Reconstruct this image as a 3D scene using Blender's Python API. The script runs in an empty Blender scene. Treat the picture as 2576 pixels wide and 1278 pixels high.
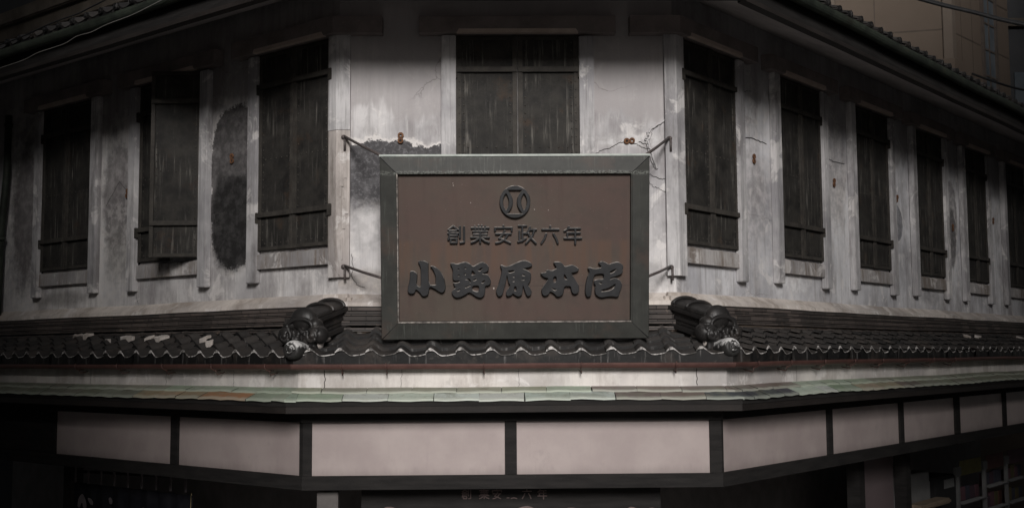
import bpy, bmesh, math, random
from mathutils import Vector, Matrix, noise as mnoise
rnd = random.Random(7)
R = math.radians
sc = bpy.context.scene
COL = sc.collection

# ------------------------------------------------------------------ camera
EYE = 3.7
PITCH = math.atan(251 / 2947)
cam_d = bpy.data.cameras.new('camera')
cam_d.sensor_width = 36.0
cam_d.lens = 36.0 * 2947 / 2576
cam_d.clip_start = 0.1
cam_d.clip_end = 500
cam = bpy.data.objects.new('camera', cam_d)
COL.objects.link(cam)
cam.matrix_world = (Matrix.Translation((0, 0, EYE)) @ Matrix.Rotation(math.pi / 2 + PITCH, 4, 'X')
                    @ Matrix.Rotation(R(-0.37), 4, 'Z'))
sc.camera = cam

# ------------------------------------------------------------------ world, sun, exposure
SUN_EL, SUN_AZ = 22.0, -4.0          # the overcast sun stands behind the camera, over the gap between the added blocks
W = bpy.data.worlds.new('World')
sc.world = W
W.use_nodes = True
wn = W.node_tree
sky = wn.nodes.new('ShaderNodeTexSky')
sky.sky_type = 'NISHITA'
sky.sun_disc = False
sky.sun_elevation = R(SUN_EL)
sky.sun_rotation = R(180 + SUN_AZ)
sky.dust_density = 4.0
hsv = wn.nodes.new('ShaderNodeHueSaturation')
hsv.inputs['Saturation'].default_value = 0.25      # cloud cover: almost no blue left in the sky light
wn.links.new(sky.outputs[0], hsv.inputs['Color'])
bg = wn.nodes['Background']
wn.links.new(hsv.outputs[0], bg.inputs['Color'])
bg.inputs['Strength'].default_value = 0.028
sun_d = bpy.data.lights.new('sun', 'SUN')
sun_d.energy = 3.0
sun_d.angle = R(17)
sun_d.color = (1.0, 0.968, 0.945)
sun = bpy.data.objects.new('sun', sun_d)
COL.objects.link(sun)
sun.rotation_euler = (R(90 - SUN_EL), 0, R(-SUN_AZ))
sun.location = (0, -10, 20)
vs = sc.view_settings
vs.view_transform = 'Standard'
vs.look = 'None'
vs.exposure = 0.09
vs.gamma = 1.0

# ------------------------------------------------------------------ node helper
class NT:
    def __init__(s, name):
        s.mat = bpy.data.materials.new(name)
        s.mat.use_nodes = True
        s.t = s.mat.node_tree
        s.b = s.t.nodes['Principled BSDF']
        s._uv = None
    def link(s, sock, v):
        if isinstance(v, bpy.types.NodeSocket):
            s.t.links.new(v, sock)
        elif v is not None:
            if hasattr(sock.default_value, '__len__') and len(sock.default_value) == 4 and len(v) == 3:
                v = (*v, 1)
            sock.default_value = v
    def m(s, op, a, b=0.0, clamp=False):
        n = s.t.nodes.new('ShaderNodeMath'); n.operation = op; n.use_clamp = clamp
        s.link(n.inputs[0], a); s.link(n.inputs[1], b)
        return n.outputs[0]
    def sm(s, v, a, b):
        n = s.t.nodes.new('ShaderNodeMapRange'); n.interpolation_type = 'SMOOTHSTEP'
        s.link(n.inputs[0], v); s.link(n.inputs[1], a); s.link(n.inputs[2], b)
        return n.outputs[0]
    def mix(s, f, a, b, blend='MIX'):
        n = s.t.nodes.new('ShaderNodeMix'); n.data_type = 'RGBA'; n.blend_type = blend
        s.link(n.inputs[0], f); s.link(n.inputs[6], a); s.link(n.inputs[7], b)
        return n.outputs[2]
    def coord(s, kind='Object'):
        n = s.t.nodes.new('ShaderNodeTexCoord')
        return n.outputs[kind]
    def scale(s, v, sx, sy, sz, off=None):
        n = s.t.nodes.new('ShaderNodeMapping')
        s.link(n.inputs[0], v); n.inputs['Scale'].default_value = (sx, sy, sz)
        if off is not None: s.link(n.inputs['Location'], off)
        return n.outputs[0]
    def noise(s, v, sc=5.0, det=4.0, rough=0.55, dist=0.0):
        n = s.t.nodes.new('ShaderNodeTexNoise')
        s.link(n.inputs['Vector'], v); n.inputs['Scale'].default_value = sc
        n.inputs['Detail'].default_value = det; n.inputs['Roughness'].default_value = rough
        n.inputs['Distortion'].default_value = dist
        return n.outputs[0]
    def sep(s, v):
        n = s.t.nodes.new('ShaderNodeSeparateXYZ'); s.link(n.inputs[0], v)
        return n.outputs
    def rand(s):
        n = s.t.nodes.new('ShaderNodeObjectInfo')
        return n.outputs['Random']
    def bump(s, h, st=0.3, d=0.01):
        n = s.t.nodes.new('ShaderNodeBump'); n.inputs['Strength'].default_value = st
        n.inputs['Distance'].default_value = d; s.link(n.inputs['Height'], h)
        s.t.links.new(n.outputs[0], s.b.inputs['Normal'])
    def out(s, col, rough=0.8, spec=0.3, metal=0.0):
        s.link(s.b.inputs['Base Color'], col); s.link(s.b.inputs['Roughness'], rough)
        s.b.inputs['Specular IOR Level'].default_value = spec; s.b.inputs['Metallic'].default_value = metal
        return s.mat

def stucco(name, base=(0.68, 0.66, 0.655), patches=(), drapes=(), drip=None, uv=True, streak=0.5, dark=(0.26, 0.24, 0.24), cracks=True):
    t = NT(name)
    v = t.coord('UV') if uv else t.coord('Object')
    if not uv:
        cmb = t.t.nodes.new('ShaderNodeCombineXYZ'); rr = t.m('MULTIPLY', t.rand(), 53.0)
        t.link(cmb.inputs[0], rr); t.link(cmb.inputs[1], t.m('MULTIPLY', t.rand(), 17.0)); t.link(cmb.inputs[2], t.m('MULTIPLY', t.rand(), 29.0))
        v = t.scale(v, 1, 1, 1, cmb.outputs[0])
    xyz = t.sep(v)
    x, z = (xyz[0], xyz[1]) if uv else (xyz[0], xyz[2])
    nA = t.noise(v, 0.9, 5, 0.6)
    nB = t.noise(v, 9, 6, 0.65)
    nF = t.noise(v, 90, 3, 0.7)
    S = (lambda a, b: t.scale(v, a, b, 1)) if uv else (lambda a, b: t.scale(v, a, a, b))
    col = t.mix(t.sm(nA, 0.34, 0.66), [c * 1.04 for c in base], [base[0] * 0.58, base[1] * 0.58, base[2] * 0.60])
    st = t.noise(S(13, 0.55), 1.0, 5, 0.6)
    st2 = t.noise(S(48, 1.6), 1.0, 4, 0.65)
    soot = t.m('MULTIPLY', t.sm(t.noise(S(2.4, 0.8), 1.0, 8, 0.72), 0.45, 0.66), 0.75)
    col = t.mix(soot, col, dark)
    col = t.mix(t.m('MULTIPLY', t.sm(t.noise(v, 3.3, 5, 0.65, 0.6), 0.55, 0.63), 0.55), col, (0.80, 0.77, 0.75))
    col = t.mix(t.m('MULTIPLY', t.sm(nB, 0.54, 0.72), 0.40), col, [c * 0.55 for c in base])
    col = t.mix(t.m('MULTIPLY', t.sm(st, 0.5, 0.72), streak), col, dark)
    col = t.mix(t.m('MULTIPLY', t.sm(st2, 0.52, 0.70), 0.10 + streak * 0.5), col, dark)
    col = t.mix(t.m('MULTIPLY', t.sm(t.noise(S(30, 3.0), 1.0, 3, 0.6), 0.58, 0.70), 0.22), col, (0.80, 0.77, 0.75))
    if drip:                                   # darker upper wall that ends in a ragged drip stain
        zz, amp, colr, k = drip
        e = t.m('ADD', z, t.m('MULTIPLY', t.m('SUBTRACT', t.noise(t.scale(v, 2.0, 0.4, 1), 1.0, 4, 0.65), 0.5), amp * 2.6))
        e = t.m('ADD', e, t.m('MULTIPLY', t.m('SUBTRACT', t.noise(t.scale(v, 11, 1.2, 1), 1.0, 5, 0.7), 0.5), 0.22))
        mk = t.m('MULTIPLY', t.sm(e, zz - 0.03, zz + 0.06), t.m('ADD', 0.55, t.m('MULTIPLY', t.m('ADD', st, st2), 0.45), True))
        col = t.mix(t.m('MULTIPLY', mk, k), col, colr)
    hsum = None
    for (x0, x1, zt, slope, zb, fade, pc) in drapes:     # render fallen away: ragged upper edge, fading downwards
        e = t.m('ADD', z, t.m('MULTIPLY', t.m('SUBTRACT', t.noise(v, 3.6, 7, 0.72), 0.5), 0.34))
        e = t.m('ADD', e, t.m('MULTIPLY', t.m('SUBTRACT', x, x0), slope))
        top = t.sm(e, zt + 0.006, zt - 0.012)
        bot = t.sm(t.m('ADD', z, t.m('MULTIPLY', t.m('SUBTRACT', t.noise(v, 2.6, 7, 0.75), 0.5), fade * 2.2)), zb - fade * .5, zb + fade * .5)
        mk = t.m('MULTIPLY', t.m('MULTIPLY', top, bot), t.m('MULTIPLY', t.sm(x, x0 - .01, x0 + .01), t.sm(x, x1 + .01, x1 - .01)))
        pcm = t.mix(t.sm(t.noise(v, 26, 5, 0.75), 0.46, 0.68), pc, [min(1, c * 2.4 + 0.02) for c in pc])
        pcm = t.mix(t.sm(t.noise(v, 3.2, 4, 0.6), 0.5, 0.75), pcm, [min(1, c * 3.0 + 0.02) for c in pc])
        col = t.mix(t.m('MULTIPLY', mk, 0.96), col, pcm)
        rim = t.m('MULTIPLY', t.sm(e, zt + 0.05, zt + 0.012), t.m('MULTIPLY', t.sm(e, zt - 0.012, zt + 0.006), t.m('MULTIPLY', t.sm(x, x0 - .01, x0 + .01), t.sm(x, x1 + .01, x1 - .01))))
        col = t.mix(t.m('MULTIPLY', rim, 0.7), col, (0.80, 0.76, 0.73))
        hsum = mk
    for (cx, cz, rx, rz, pc, amp, edge, k) in patches:
        dx = t.m('DIVIDE', t.m('SUBTRACT', x, cx), rx); dz = t.m('DIVIDE', t.m('SUBTRACT', z, cz), rz)
        pw = 3.2 if k >= 0.96 else 2.0
        d = t.m('POWER', t.m('ADD', t.m('POWER', t.m('ABSOLUTE', dx), pw), t.m('POWER', t.m('ABSOLUTE', dz), pw)), 1.0 / pw)
        d = t.m('ADD', d, t.m('MULTIPLY', t.m('SUBTRACT', t.noise(v, 5.0, 7, 0.75), 0.5), amp * 1.7))
        d = t.m('ADD', d, t.m('MULTIPLY', t.m('SUBTRACT', t.noise(v, 17.0, 5, 0.8), 0.5), 0.30))
        mk = t.sm(d, 1.0 + edge, 1.0 - edge)
        pcm = t.mix(t.sm(nB, 0.40, 0.66), pc, [min(1, c * 2.1 + 0.008) for c in pc])
        pcm = t.mix(t.m('MULTIPLY', t.sm(t.noise(v, 38, 4, 0.7), 0.58, 0.70), 0.3), pcm, [c * 3 + 0.03 for c in pc])
        col = t.mix(t.m('MULTIPLY', mk, k), col, pcm)
        rim = t.m('MULTIPLY', t.sm(d, 1.0 + edge * 2.5 + 0.10, 1.0 + edge), t.sm(d, 1.0 - edge, 1.0 + edge))
        if k < 1.0: col = t.mix(t.m('MULTIPLY', t.m('MULTIPLY', rim, t.sm(nB, 0.42, 0.6)), 0.45 * k), col, (0.74, 0.70, 0.67))
        if k > 0.6:
            hsum = mk if hsum is None else t.m('MAXIMUM', hsum, mk)
    if cracks:
        vn = t.t.nodes.new('ShaderNodeTexVoronoi'); vn.feature = 'DISTANCE_TO_EDGE'; vn.inputs['Scale'].default_value = 1.1
        off = t.t.nodes.new('ShaderNodeVectorMath'); off.operation = 'ADD'
        t.link(off.inputs[0], v)
        ns = t.t.nodes.new('ShaderNodeTexNoise'); ns.inputs['Scale'].default_value = 4; ns.inputs['Detail'].default_value = 6
        t.link(ns.inputs['Vector'], v)
        sc2 = t.t.nodes.new('ShaderNodeVectorMath'); sc2.operation = 'SCALE'; sc2.inputs['Scale'].default_value = 0.28
        t.t.links.new(ns.outputs['Color'], sc2.inputs[0]); t.t.links.new(sc2.outputs[0], off.inputs[1])
        t.t.links.new(off.outputs[0], vn.inputs['Vector'])
        ck = t.m('MULTIPLY', t.sm(vn.outputs['Distance'], 0.006, 0.001), t.sm(t.noise(v, 0.9, 2), 0.52, 0.62))
        col = t.mix(t.m('MULTIPLY', ck, 0.40), col, (0.12, 0.11, 0.105))
    spk = t.sm(nF, 0.66, 0.74)
    col = t.mix(t.m('MULTIPLY', spk, 0.30), col, (0.12, 0.11, 0.11))
    h = t.m('ADD', t.m('MULTIPLY', nB, 0.6), t.m('MULTIPLY', nF, 0.25))
    if hsum is not None: h = t.m('SUBTRACT', h, t.m('MULTIPLY', hsum, 0.9))
    t.bump(h, 0.35, 0.012)
    return t.out(col, 0.9, 0.15)

def rough_mat(name, c1, c2, rough=0.7, spec=0.3, sc_=6.0, streaks=None, bump=0.2, stretch=(1, 1, 1), rust=None, randomise=True, metal=0.0):
    t = NT(name)
    v = t.coord('Object')
    if randomise:
        ofn = t.t.nodes.new('ShaderNodeCombineXYZ')
        rr = t.m('MULTIPLY', t.rand(), 37.0)
        t.link(ofn.inputs[0], rr); t.link(ofn.inputs[2], rr)
        v = t.scale(v, 1, 1, 1, ofn.outputs[0])
    n = t.noise(t.scale(v, *stretch), sc_, 6, 0.65)
    col = t.mix(t.sm(n, 0.3, 0.7), c1, c2)
    if streaks:
        sx, sz, cs, k = streaks
        s1 = t.noise(t.scale(v, sx, sx, sz), 1.0, 6, 0.68)
        s2 = t.noise(v, 2.3, 3, 0.6)
        col = t.mix(t.m('MULTIPLY', t.m('MULTIPLY', t.sm(s1, 0.52, 0.70), t.sm(s2, 0.38, 0.62)), k), col, cs)
    if rust:
        col = t.mix(t.m('MULTIPLY', t.sm(t.noise(v, 3.7, 6, 0.7), 0.56, 0.72), rust[1]), col, rust[0])
    nf = t.noise(v, 70, 3, 0.6)
    col = t.mix(t.m('MULTIPLY', t.sm(nf, 0.62, 0.75), 0.35), col, [min(1, c * 2.0 + 0.01) for c in c2])
    t.bump(t.m('ADD', n, t.m('MULTIPLY', nf, 0.4)), bump, 0.01)
    return t.out(col, t.m('ADD', rough - 0.1, t.m('MULTIPLY', n, 0.2)), spec, metal)

# ------------------------------------------------------------------ materials
# facade UVs: x + (-20 left, 0 centre, +20 right), z
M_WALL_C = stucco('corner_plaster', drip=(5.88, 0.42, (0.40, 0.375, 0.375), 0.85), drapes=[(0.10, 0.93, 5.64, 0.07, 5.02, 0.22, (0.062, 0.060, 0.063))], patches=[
    (0.30, 4.80, 0.35, 0.16, (0.30, 0.29, 0.29), 1.0, 0.4, 0.4),
    (2.66, 5.62, 0.34, 0.05, (0.50, 0.48, 0.47), 0.8, 0.3, 0.35), (0.30, 4.35, 0.4, 0.10, (0.22, 0.19, 0.16), 0.8, 0.4, 0.5),
    (2.75, 4.42, 0.3, 0.12, (0.20, 0.19, 0.19), 0.9, 0.5, 0.5)])
M_WALL_L = stucco('left_plaster', base=(0.73, 0.71, 0.70), patches=[
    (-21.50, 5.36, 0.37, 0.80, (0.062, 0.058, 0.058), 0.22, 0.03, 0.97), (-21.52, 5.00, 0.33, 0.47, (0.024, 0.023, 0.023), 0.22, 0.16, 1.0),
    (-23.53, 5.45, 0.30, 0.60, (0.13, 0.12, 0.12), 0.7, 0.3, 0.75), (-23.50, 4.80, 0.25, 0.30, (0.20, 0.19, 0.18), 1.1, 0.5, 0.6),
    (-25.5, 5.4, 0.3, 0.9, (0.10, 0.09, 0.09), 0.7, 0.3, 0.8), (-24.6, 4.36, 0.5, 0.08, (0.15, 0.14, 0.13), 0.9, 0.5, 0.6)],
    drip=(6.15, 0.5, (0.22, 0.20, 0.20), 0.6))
M_WALL_R = stucco('right_plaster', base=(0.74, 0.735, 0.75), patches=[
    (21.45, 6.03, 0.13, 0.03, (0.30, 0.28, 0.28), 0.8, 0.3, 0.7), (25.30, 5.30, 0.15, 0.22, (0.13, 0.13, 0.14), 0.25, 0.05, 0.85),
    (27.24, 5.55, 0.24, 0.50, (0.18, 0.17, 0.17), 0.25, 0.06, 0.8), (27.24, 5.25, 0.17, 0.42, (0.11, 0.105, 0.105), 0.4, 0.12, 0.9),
    (23.40, 5.55, 0.28, 0.45, (0.30, 0.28, 0.27), 1.2, 0.4, 0.6), (21.50, 5.30, 0.28, 0.55, (0.33, 0.31, 0.31), 1.2, 0.5, 0.5),
    (22.4, 4.42, 0.35, 0.10, (0.62, 0.60, 0.60), 0.6, 0.2, 0.5), (26.3, 4.42, 0.4, 0.1, (0.25, 0.24, 0.24), 0.8, 0.4, 0.6)],
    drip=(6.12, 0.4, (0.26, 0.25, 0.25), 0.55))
M_TRIM = stucco('plaster_trim', base=(0.56, 0.545, 0.545), uv=False, streak=0.7, dark=(0.17, 0.16, 0.16), cracks=False)
M_TRIM_WORN = stucco('broken_corner_plaster', base=(0.55, 0.50, 0.47), uv=False, streak=0.65, dark=(0.16, 0.14, 0.12))
M_SILL = stucco('stained_sill', base=(0.46, 0.44, 0.43), uv=False, streak=0.8, dark=(0.16, 0.12, 0.09), cracks=False)
M_LEDGE = stucco('ledge_plaster', base=(0.66, 0.60, 0.55), uv=False, streak=0.3, dark=(0.30, 0.25, 0.21), cracks=False)
M_BAND = stucco('white_plaster', base=(0.74, 0.70, 0.66), uv=False, streak=0.10, dark=(0.42, 0.38, 0.35), cracks=False)
M_MORTAR = stucco('tan_mortar', base=(0.46, 0.36, 0.29), uv=False, streak=0.3, dark=(0.20, 0.16, 0.13), cracks=False)
M_CRACK = rough_mat('crack_line', (0.03, 0.028, 0.027), (0.06, 0.055, 0.05), 1.0, 0.0)  # even dark colour of the crack lines
M_IRON = rough_mat('sooty_iron', (0.018, 0.0172, 0.0165), (0.042, 0.039, 0.035), 0.72, 0.18, 5.0, streaks=(34, 1.8, (0.19, 0.178, 0.16), 0.8), rust=((0.075, 0.045, 0.028), 0.45))
M_IRON_RAIL = rough_mat('iron_rail', (0.036, 0.033, 0.030), (0.066, 0.060, 0.053), 0.7, 0.15, 9.0, streaks=(26, 1.4, (0.10, 0.092, 0.082), 0.4), rust=((0.06, 0.042, 0.03), 0.4))
M_RUST = rough_mat('rusty_iron', (0.085, 0.045, 0.028), (0.19, 0.095, 0.05), 0.85, 0.2, 25.0)
M_ROD = rough_mat('dark_rod', (0.06, 0.05, 0.048), (0.11, 0.09, 0.085), 0.5, 0.5, 20.0)
M_LINTEL = rough_mat('dark_lintel', (0.17, 0.145, 0.14), (0.26, 0.225, 0.215), 0.85, 0.15, 4.0)
M_STRIP = rough_mat('pale_strip', (0.50, 0.40, 0.34), (0.62, 0.52, 0.46), 0.85, 0.15, 6.0)
M_WOOD = rough_mat('dark_wood', (0.016, 0.015, 0.0148), (0.028, 0.026, 0.025), 0.8, 0.12, 3.0, stretch=(1, 1, 8))
M_WOOD_GREY = rough_mat('weathered_grey_timber', (0.42, 0.39, 0.385), (0.52, 0.48, 0.47), 0.85, 0.15, 3.0, stretch=(1, 1, 6))
M_WOOD_BROWN = rough_mat('brown_fascia', (0.014, 0.0115, 0.0105), (0.026, 0.021, 0.019), 0.7, 0.3, 3.0)
M_GUTTER = rough_mat('red_brown_gutter', (0.075, 0.036, 0.031), (0.12, 0.060, 0.050), 0.45, 0.4, 5.0)
M_GREEN = rough_mat('green_gutter', (0.020, 0.024, 0.020), (0.050, 0.060, 0.046), 0.6, 0.3, 5.0, rust=((0.06, 0.045, 0.03), 0.6))
def frame_mat():
    t = NT('aged_copper_frame')
    v = t.coord('Object')
    n = t.noise(v, 3.5, 6, 0.65); nf = t.noise(v, 70, 3, 0.6)
    col = t.mix(t.sm(n, 0.3, 0.7), (0.030, 0.0305, 0.0275), (0.050, 0.0505, 0.0455))
    col = t.mix(t.m('MULTIPLY', t.sm(t.noise(v, 2.1, 5, 0.7), 0.52, 0.68), 0.55), col, (0.075, 0.052, 0.042))
    fine = t.noise(t.scale(v, 70, 3.0, 1), 1.0, 5, 0.7)          # thin runs of verdigris down the face
    col = t.mix(t.m('MULTIPLY', t.m('MULTIPLY', t.sm(fine, 0.54, 0.70), t.sm(t.noise(v, 2.7, 4), 0.42, 0.60)), 0.5), col, (0.145, 0.155, 0.138))
    y = t.sep(v)[1]                                              # crust along the foot of the top rail and on its upper edge
    crust = t.m('MULTIPLY', t.sm(y, 1.375, 1.395), t.sm(t.m('ADD', y, t.m('MULTIPLY', fine, -0.04)), 1.405, 1.385))
    col = t.mix(t.m('MULTIPLY', t.m('MULTIPLY', crust, t.sm(nf, 0.40, 0.62)), 0.75), col, (0.20, 0.21, 0.19))
    col = t.mix(t.m('MULTIPLY', t.m('MULTIPLY', t.sm(t.m('ADD', y, t.m('MULTIPLY', fine, 0.10)), 1.555, 1.60), t.sm(nf, 0.35, 0.6)), 0.4), col, (0.15, 0.16, 0.145))
    t.bump(t.m('ADD', n, t.m('MULTIPLY', nf, 0.3)), 0.10, 0.01)
    return t.out(col, 0.5, 0.3)
M_FRAME = frame_mat()
M_TOP_LIT = rough_mat('lit_top_edge', (0.42, 0.46, 0.43), (0.58, 0.61, 0.57), 0.6, 0.3, 12.0)  # pale highlight painted along the top of the sign
M_LETTER = rough_mat('letter_bronze', (0.016, 0.0165, 0.018), (0.027, 0.027, 0.029), 0.45, 0.35, 8.0, bump=0.05)

def panel_mat():
    t = NT('brown_copper_panel')
    v = t.coord('Object')
    n = t.noise(v, 1.4, 5, 0.6); n2 = t.noise(v, 60, 3, 0.6)
    col = t.mix(t.sm(n, 0.35, 0.68), (0.085, 0.056, 0.047), (0.080, 0.064, 0.051))
    s = t.noise(t.scale(v, 9, 1.0, 9), 1.0, 4, 0.6)
    col = t.mix(t.m('MULTIPLY', t.sm(s, 0.5, 0.75), 0.45), col, (0.060, 0.036, 0.031))
    col = t.mix(t.m('MULTIPLY', t.sm(n2, 0.6, 0.8), 0.3), col, (0.115, 0.085, 0.07))
    col = t.mix(t.m('MULTIPLY', t.sm(t.noise(v, 4.5, 6, 0.7), 0.46, 0.68), 0.45), col, (0.058, 0.047, 0.040))
    col = t.mix(t.m('MULTIPLY', t.sm(t.noise(v, 110, 2, 0.5), 0.72, 0.76), 0.5), col, (0.28, 0.25, 0.22))
    y = t.sep(v)[1]
    col = t.mix(t.m('MULTIPLY', t.m('MULTIPLY', t.sm(y, 0.86, 0.80), t.sm(y, 0.42, 0.66)), t.m('MULTIPLY', t.sm(s, 0.42, 0.62), 0.55)), col, (0.115, 0.066, 0.044))
    t.bump(n2, 0.06, 0.005)
    return t.out(col, 0.62, 0.3)
M_PANEL = panel_mat()

def tile_mat(name, c1, c2, eave=False):
    t = NT(name)
    v = t.coord('Object')
    n = t.noise(v, 3.0, 6, 0.65); nb = t.noise(v, 22, 5, 0.65)
    at = t.t.nodes.new('ShaderNodeAttribute'); at.attribute_name = 'tone'
    col = t.mix(at.outputs['Fac'], c1, c2)
    col = t.mix(t.m('MULTIPLY', t.sm(n, 0.5, 0.72), 0.6), col, (0.070, 0.057, 0.049))
    col = t.mix(t.m('MULTIPLY', t.sm(nb, 0.58, 0.72), 0.45), col, (0.10, 0.088, 0.08))
    if eave:
        s = t.noise(t.scale(v, 24, 24, 2.5), 1.0, 5, 0.7)
        col = t.mix(t.m('MULTIPLY', t.sm(s, 0.56, 0.70), 0.5), col, (0.24, 0.23, 0.225))
    t.bump(nb, 0.18, 0.01)
    return t.out(col, t.m('ADD', 0.30, t.m('MULTIPLY', nb, 0.35)), 0.15 if eave else 0.5)
M_TILE = tile_mat('smoked_clay_tile', (0.020, 0.0185, 0.018), (0.046, 0.041, 0.038))
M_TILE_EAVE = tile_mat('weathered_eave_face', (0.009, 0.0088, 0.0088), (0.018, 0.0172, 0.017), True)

def lip_mat():
    t = NT('lime_worn_lip')
    v = t.coord('Object')
    n = t.noise(v, 7, 5, 0.7); n2 = t.noise(v, 45, 3, 0.6)
    f = t.m('MULTIPLY', t.sm(n, 0.38, 0.60), t.sm(n2, 0.36, 0.52))
    return t.out(t.mix(f, (0.06, 0.055, 0.05), (0.62, 0.59, 0.57)), 0.55, 0.4)
M_LIP = lip_mat()
M_EDGE_LIT = rough_mat('dusty_lit_edge', (0.06, 0.055, 0.05), (0.42, 0.38, 0.35), 0.7, 0.2, 22.0, bump=0.05)  # dusty wear plus painted highlight for upward edges of sign and letters

def limed_mat():
    t = NT('lime_streaked_tile')
    v = t.coord('Object')
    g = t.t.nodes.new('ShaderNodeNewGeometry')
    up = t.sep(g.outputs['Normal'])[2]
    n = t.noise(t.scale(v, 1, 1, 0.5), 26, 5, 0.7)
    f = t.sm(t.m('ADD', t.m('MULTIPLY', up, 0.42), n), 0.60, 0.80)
    t.bump(n, 0.3, 0.01)
    return t.out(t.mix(f, (0.028, 0.027, 0.026), (0.62, 0.61, 0.60)), 0.5, 0.4)
M_LIMED = limed_mat()

def noshi_mat():
    t = NT('layered_ridge_tile')
    v = t.coord('UV')
    b = t.t.nodes.new('ShaderNodeTexBrick')
    t.link(b.inputs['Vector'], v)
    b.inputs['Scale'].default_value = 1.0; b.inputs['Brick Width'].default_value = 0.27
    b.inputs['Row Height'].default_value = 0.052; b.inputs['Mortar Size'].default_value = 0.004
    b.inputs['Color1'].default_value = (0.050, 0.044, 0.041, 1); b.inputs['Color2'].default_value = (0.125, 0.103, 0.093, 1)
    b.inputs['Mortar'].default_value = (0.012, 0.011, 0.011, 1)
    ob = t.coord('Object')
    n = t.noise(ob, 6, 5, 0.65)
    col = t.mix(t.m('MULTIPLY', t.sm(n, 0.50, 0.70), 0.6), b.outputs['Color'], (0.032, 0.030, 0.029))
    col = t.mix(t.m('MULTIPLY', t.sm(t.noise(ob, 17, 5, 0.7), 0.60, 0.70), 0.5), col, (0.30, 0.22, 0.17))
    t.bump(n, 0.3, 0.01)
    return t.out(col, 0.6, 0.35)
M_NOSHI = noshi_mat()

def copper_mat():
    t = NT('patinated_copper_sheet')
    at = t.t.nodes.new('ShaderNodeAttribute'); at.attribute_name = 'sheet'
    v = t.coord('Object'); uv = t.coord('UV')
    n = t.noise(v, 7, 6, 0.7); n2 = t.noise(v, 30, 4, 0.7)
    nl = t.noise(t.scale(v, 1, 1, 3), 3.0, 6, 0.7, 0.5)
    g = t.mix(t.m('MULTIPLY', t.sm(nl, 0.48, 0.66), 0.55), at.outputs['Color'], (0.20, 0.215, 0.165))
    g = t.mix(t.m('MULTIPLY', t.sm(n, 0.52, 0.70), 0.65), g, t.mix(0.65, at.outputs['Color'], (0.10, 0.065, 0.04)))
    g = t.mix(t.m('MULTIPLY', t.sm(t.noise(t.scale(v, 18, 18, 60), 1.0, 4, 0.7), 0.58, 0.70), 0.5), g, (0.14, 0.105, 0.075))
    g = t.mix(t.m('MULTIPLY', t.sm(n2, 0.58, 0.72), 0.45), g, (0.13, 0.13, 0.10))
    yy = t.sep(uv)[1]                              # the foot of each sheet is scoured pale by runoff
    g = t.mix(t.m('MULTIPLY', t.sm(t.m('ADD', yy, t.m('MULTIPLY', n, 0.6)), 0.95, 1.3), 0.65), g, t.mix(0.6, at.outputs['Color'], (0.66, 0.70, 0.60)))
    t.bump(n2, 0.12, 0.01)
    return t.out(g, 0.5, 0.4)
M_COPPER = copper_mat()

def acrylic_mat():
    t = NT('milky_panel')
    v = t.coord('Object')
    n = t.noise(v, 2.2, 5, 0.6); s = t.noise(t.scale(v, 16, 16, 2.0), 1.0, 5, 0.7); nf = t.noise(v, 60, 3)
    col = t.mix(t.sm(n, 0.3, 0.7), (0.43, 0.365, 0.35), (0.36, 0.30, 0.29))
    col = t.mix(t.m('MULTIPLY', t.sm(s, 0.58, 0.74), 0.22), col, (0.30, 0.25, 0.24))
    col = t.mix(t.m('MULTIPLY', t.sm(nf, 0.66, 0.74), 0.2), col, (0.25, 0.2, 0.2))
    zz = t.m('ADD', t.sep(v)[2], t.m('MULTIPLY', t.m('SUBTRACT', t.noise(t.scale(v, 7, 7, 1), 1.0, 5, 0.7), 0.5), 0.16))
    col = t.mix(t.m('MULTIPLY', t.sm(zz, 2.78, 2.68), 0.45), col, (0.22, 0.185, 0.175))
    col = t.mix(t.m('MULTIPLY', t.sm(t.noise(t.scale(v, 5, 5, 4), 1.0, 7, 0.75), 0.56, 0.72), 0.3), col, (0.26, 0.225, 0.215))
    col = t.mix(t.m('MULTIPLY', t.sm(t.noise(t.scale(v, 40, 40, 26), 1.0, 2), 0.76, 0.80), 0.5), col, (0.12, 0.10, 0.095))
    return t.out(col, 0.45, 0.3)
M_MILK = acrylic_mat()
M_BEIGE = rough_mat('beige_cladding', (0.155, 0.122, 0.097), (0.18, 0.143, 0.115), 0.85, 0.15, 0.6, bump=0.05)
M_BEIGE_TRIM = rough_mat('beige_trim', (0.18, 0.146, 0.12), (0.20, 0.166, 0.137), 0.8, 0.15, 1.0, bump=0.05)
M_GREYWALL = rough_mat('slate_grey_wall', (0.060, 0.062, 0.068), (0.085, 0.086, 0.09), 0.85, 0.15, 0.8, bump=0.1)
M_CORNICE = rough_mat('weathered_cornice', (0.10, 0.085, 0.07), (0.17, 0.145, 0.12), 0.85, 0.15, 2.0)
M_GLASS = rough_mat('dull_window_glass', (0.10, 0.12, 0.14), (0.16, 0.18, 0.20), 0.15, 0.6, 1.0, bump=0.0)
M_WHITE = rough_mat('white_enamel', (0.18, 0.18, 0.18), (0.24, 0.24, 0.24), 0.5, 0.4, 3.0, bump=0.05)
M_PINK = rough_mat('frosted_pink_pane', (0.12, 0.095, 0.097), (0.16, 0.125, 0.128), 0.5, 0.3, 1.2, bump=0.03)
M_CABLE = rough_mat('black_rubber', (0.010, 0.010, 0.011), (0.02, 0.02, 0.021), 0.6, 0.3, 10)
M_TEXT_PALE = rough_mat('faded_pink_lettering', (0.12, 0.09, 0.087), (0.17, 0.128, 0.122), 0.8, 0.2, 6)
M_CLOTH = rough_mat('navy_cloth', (0.012, 0.012, 0.016), (0.02, 0.02, 0.024), 0.95, 0.05, 6)
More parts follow.
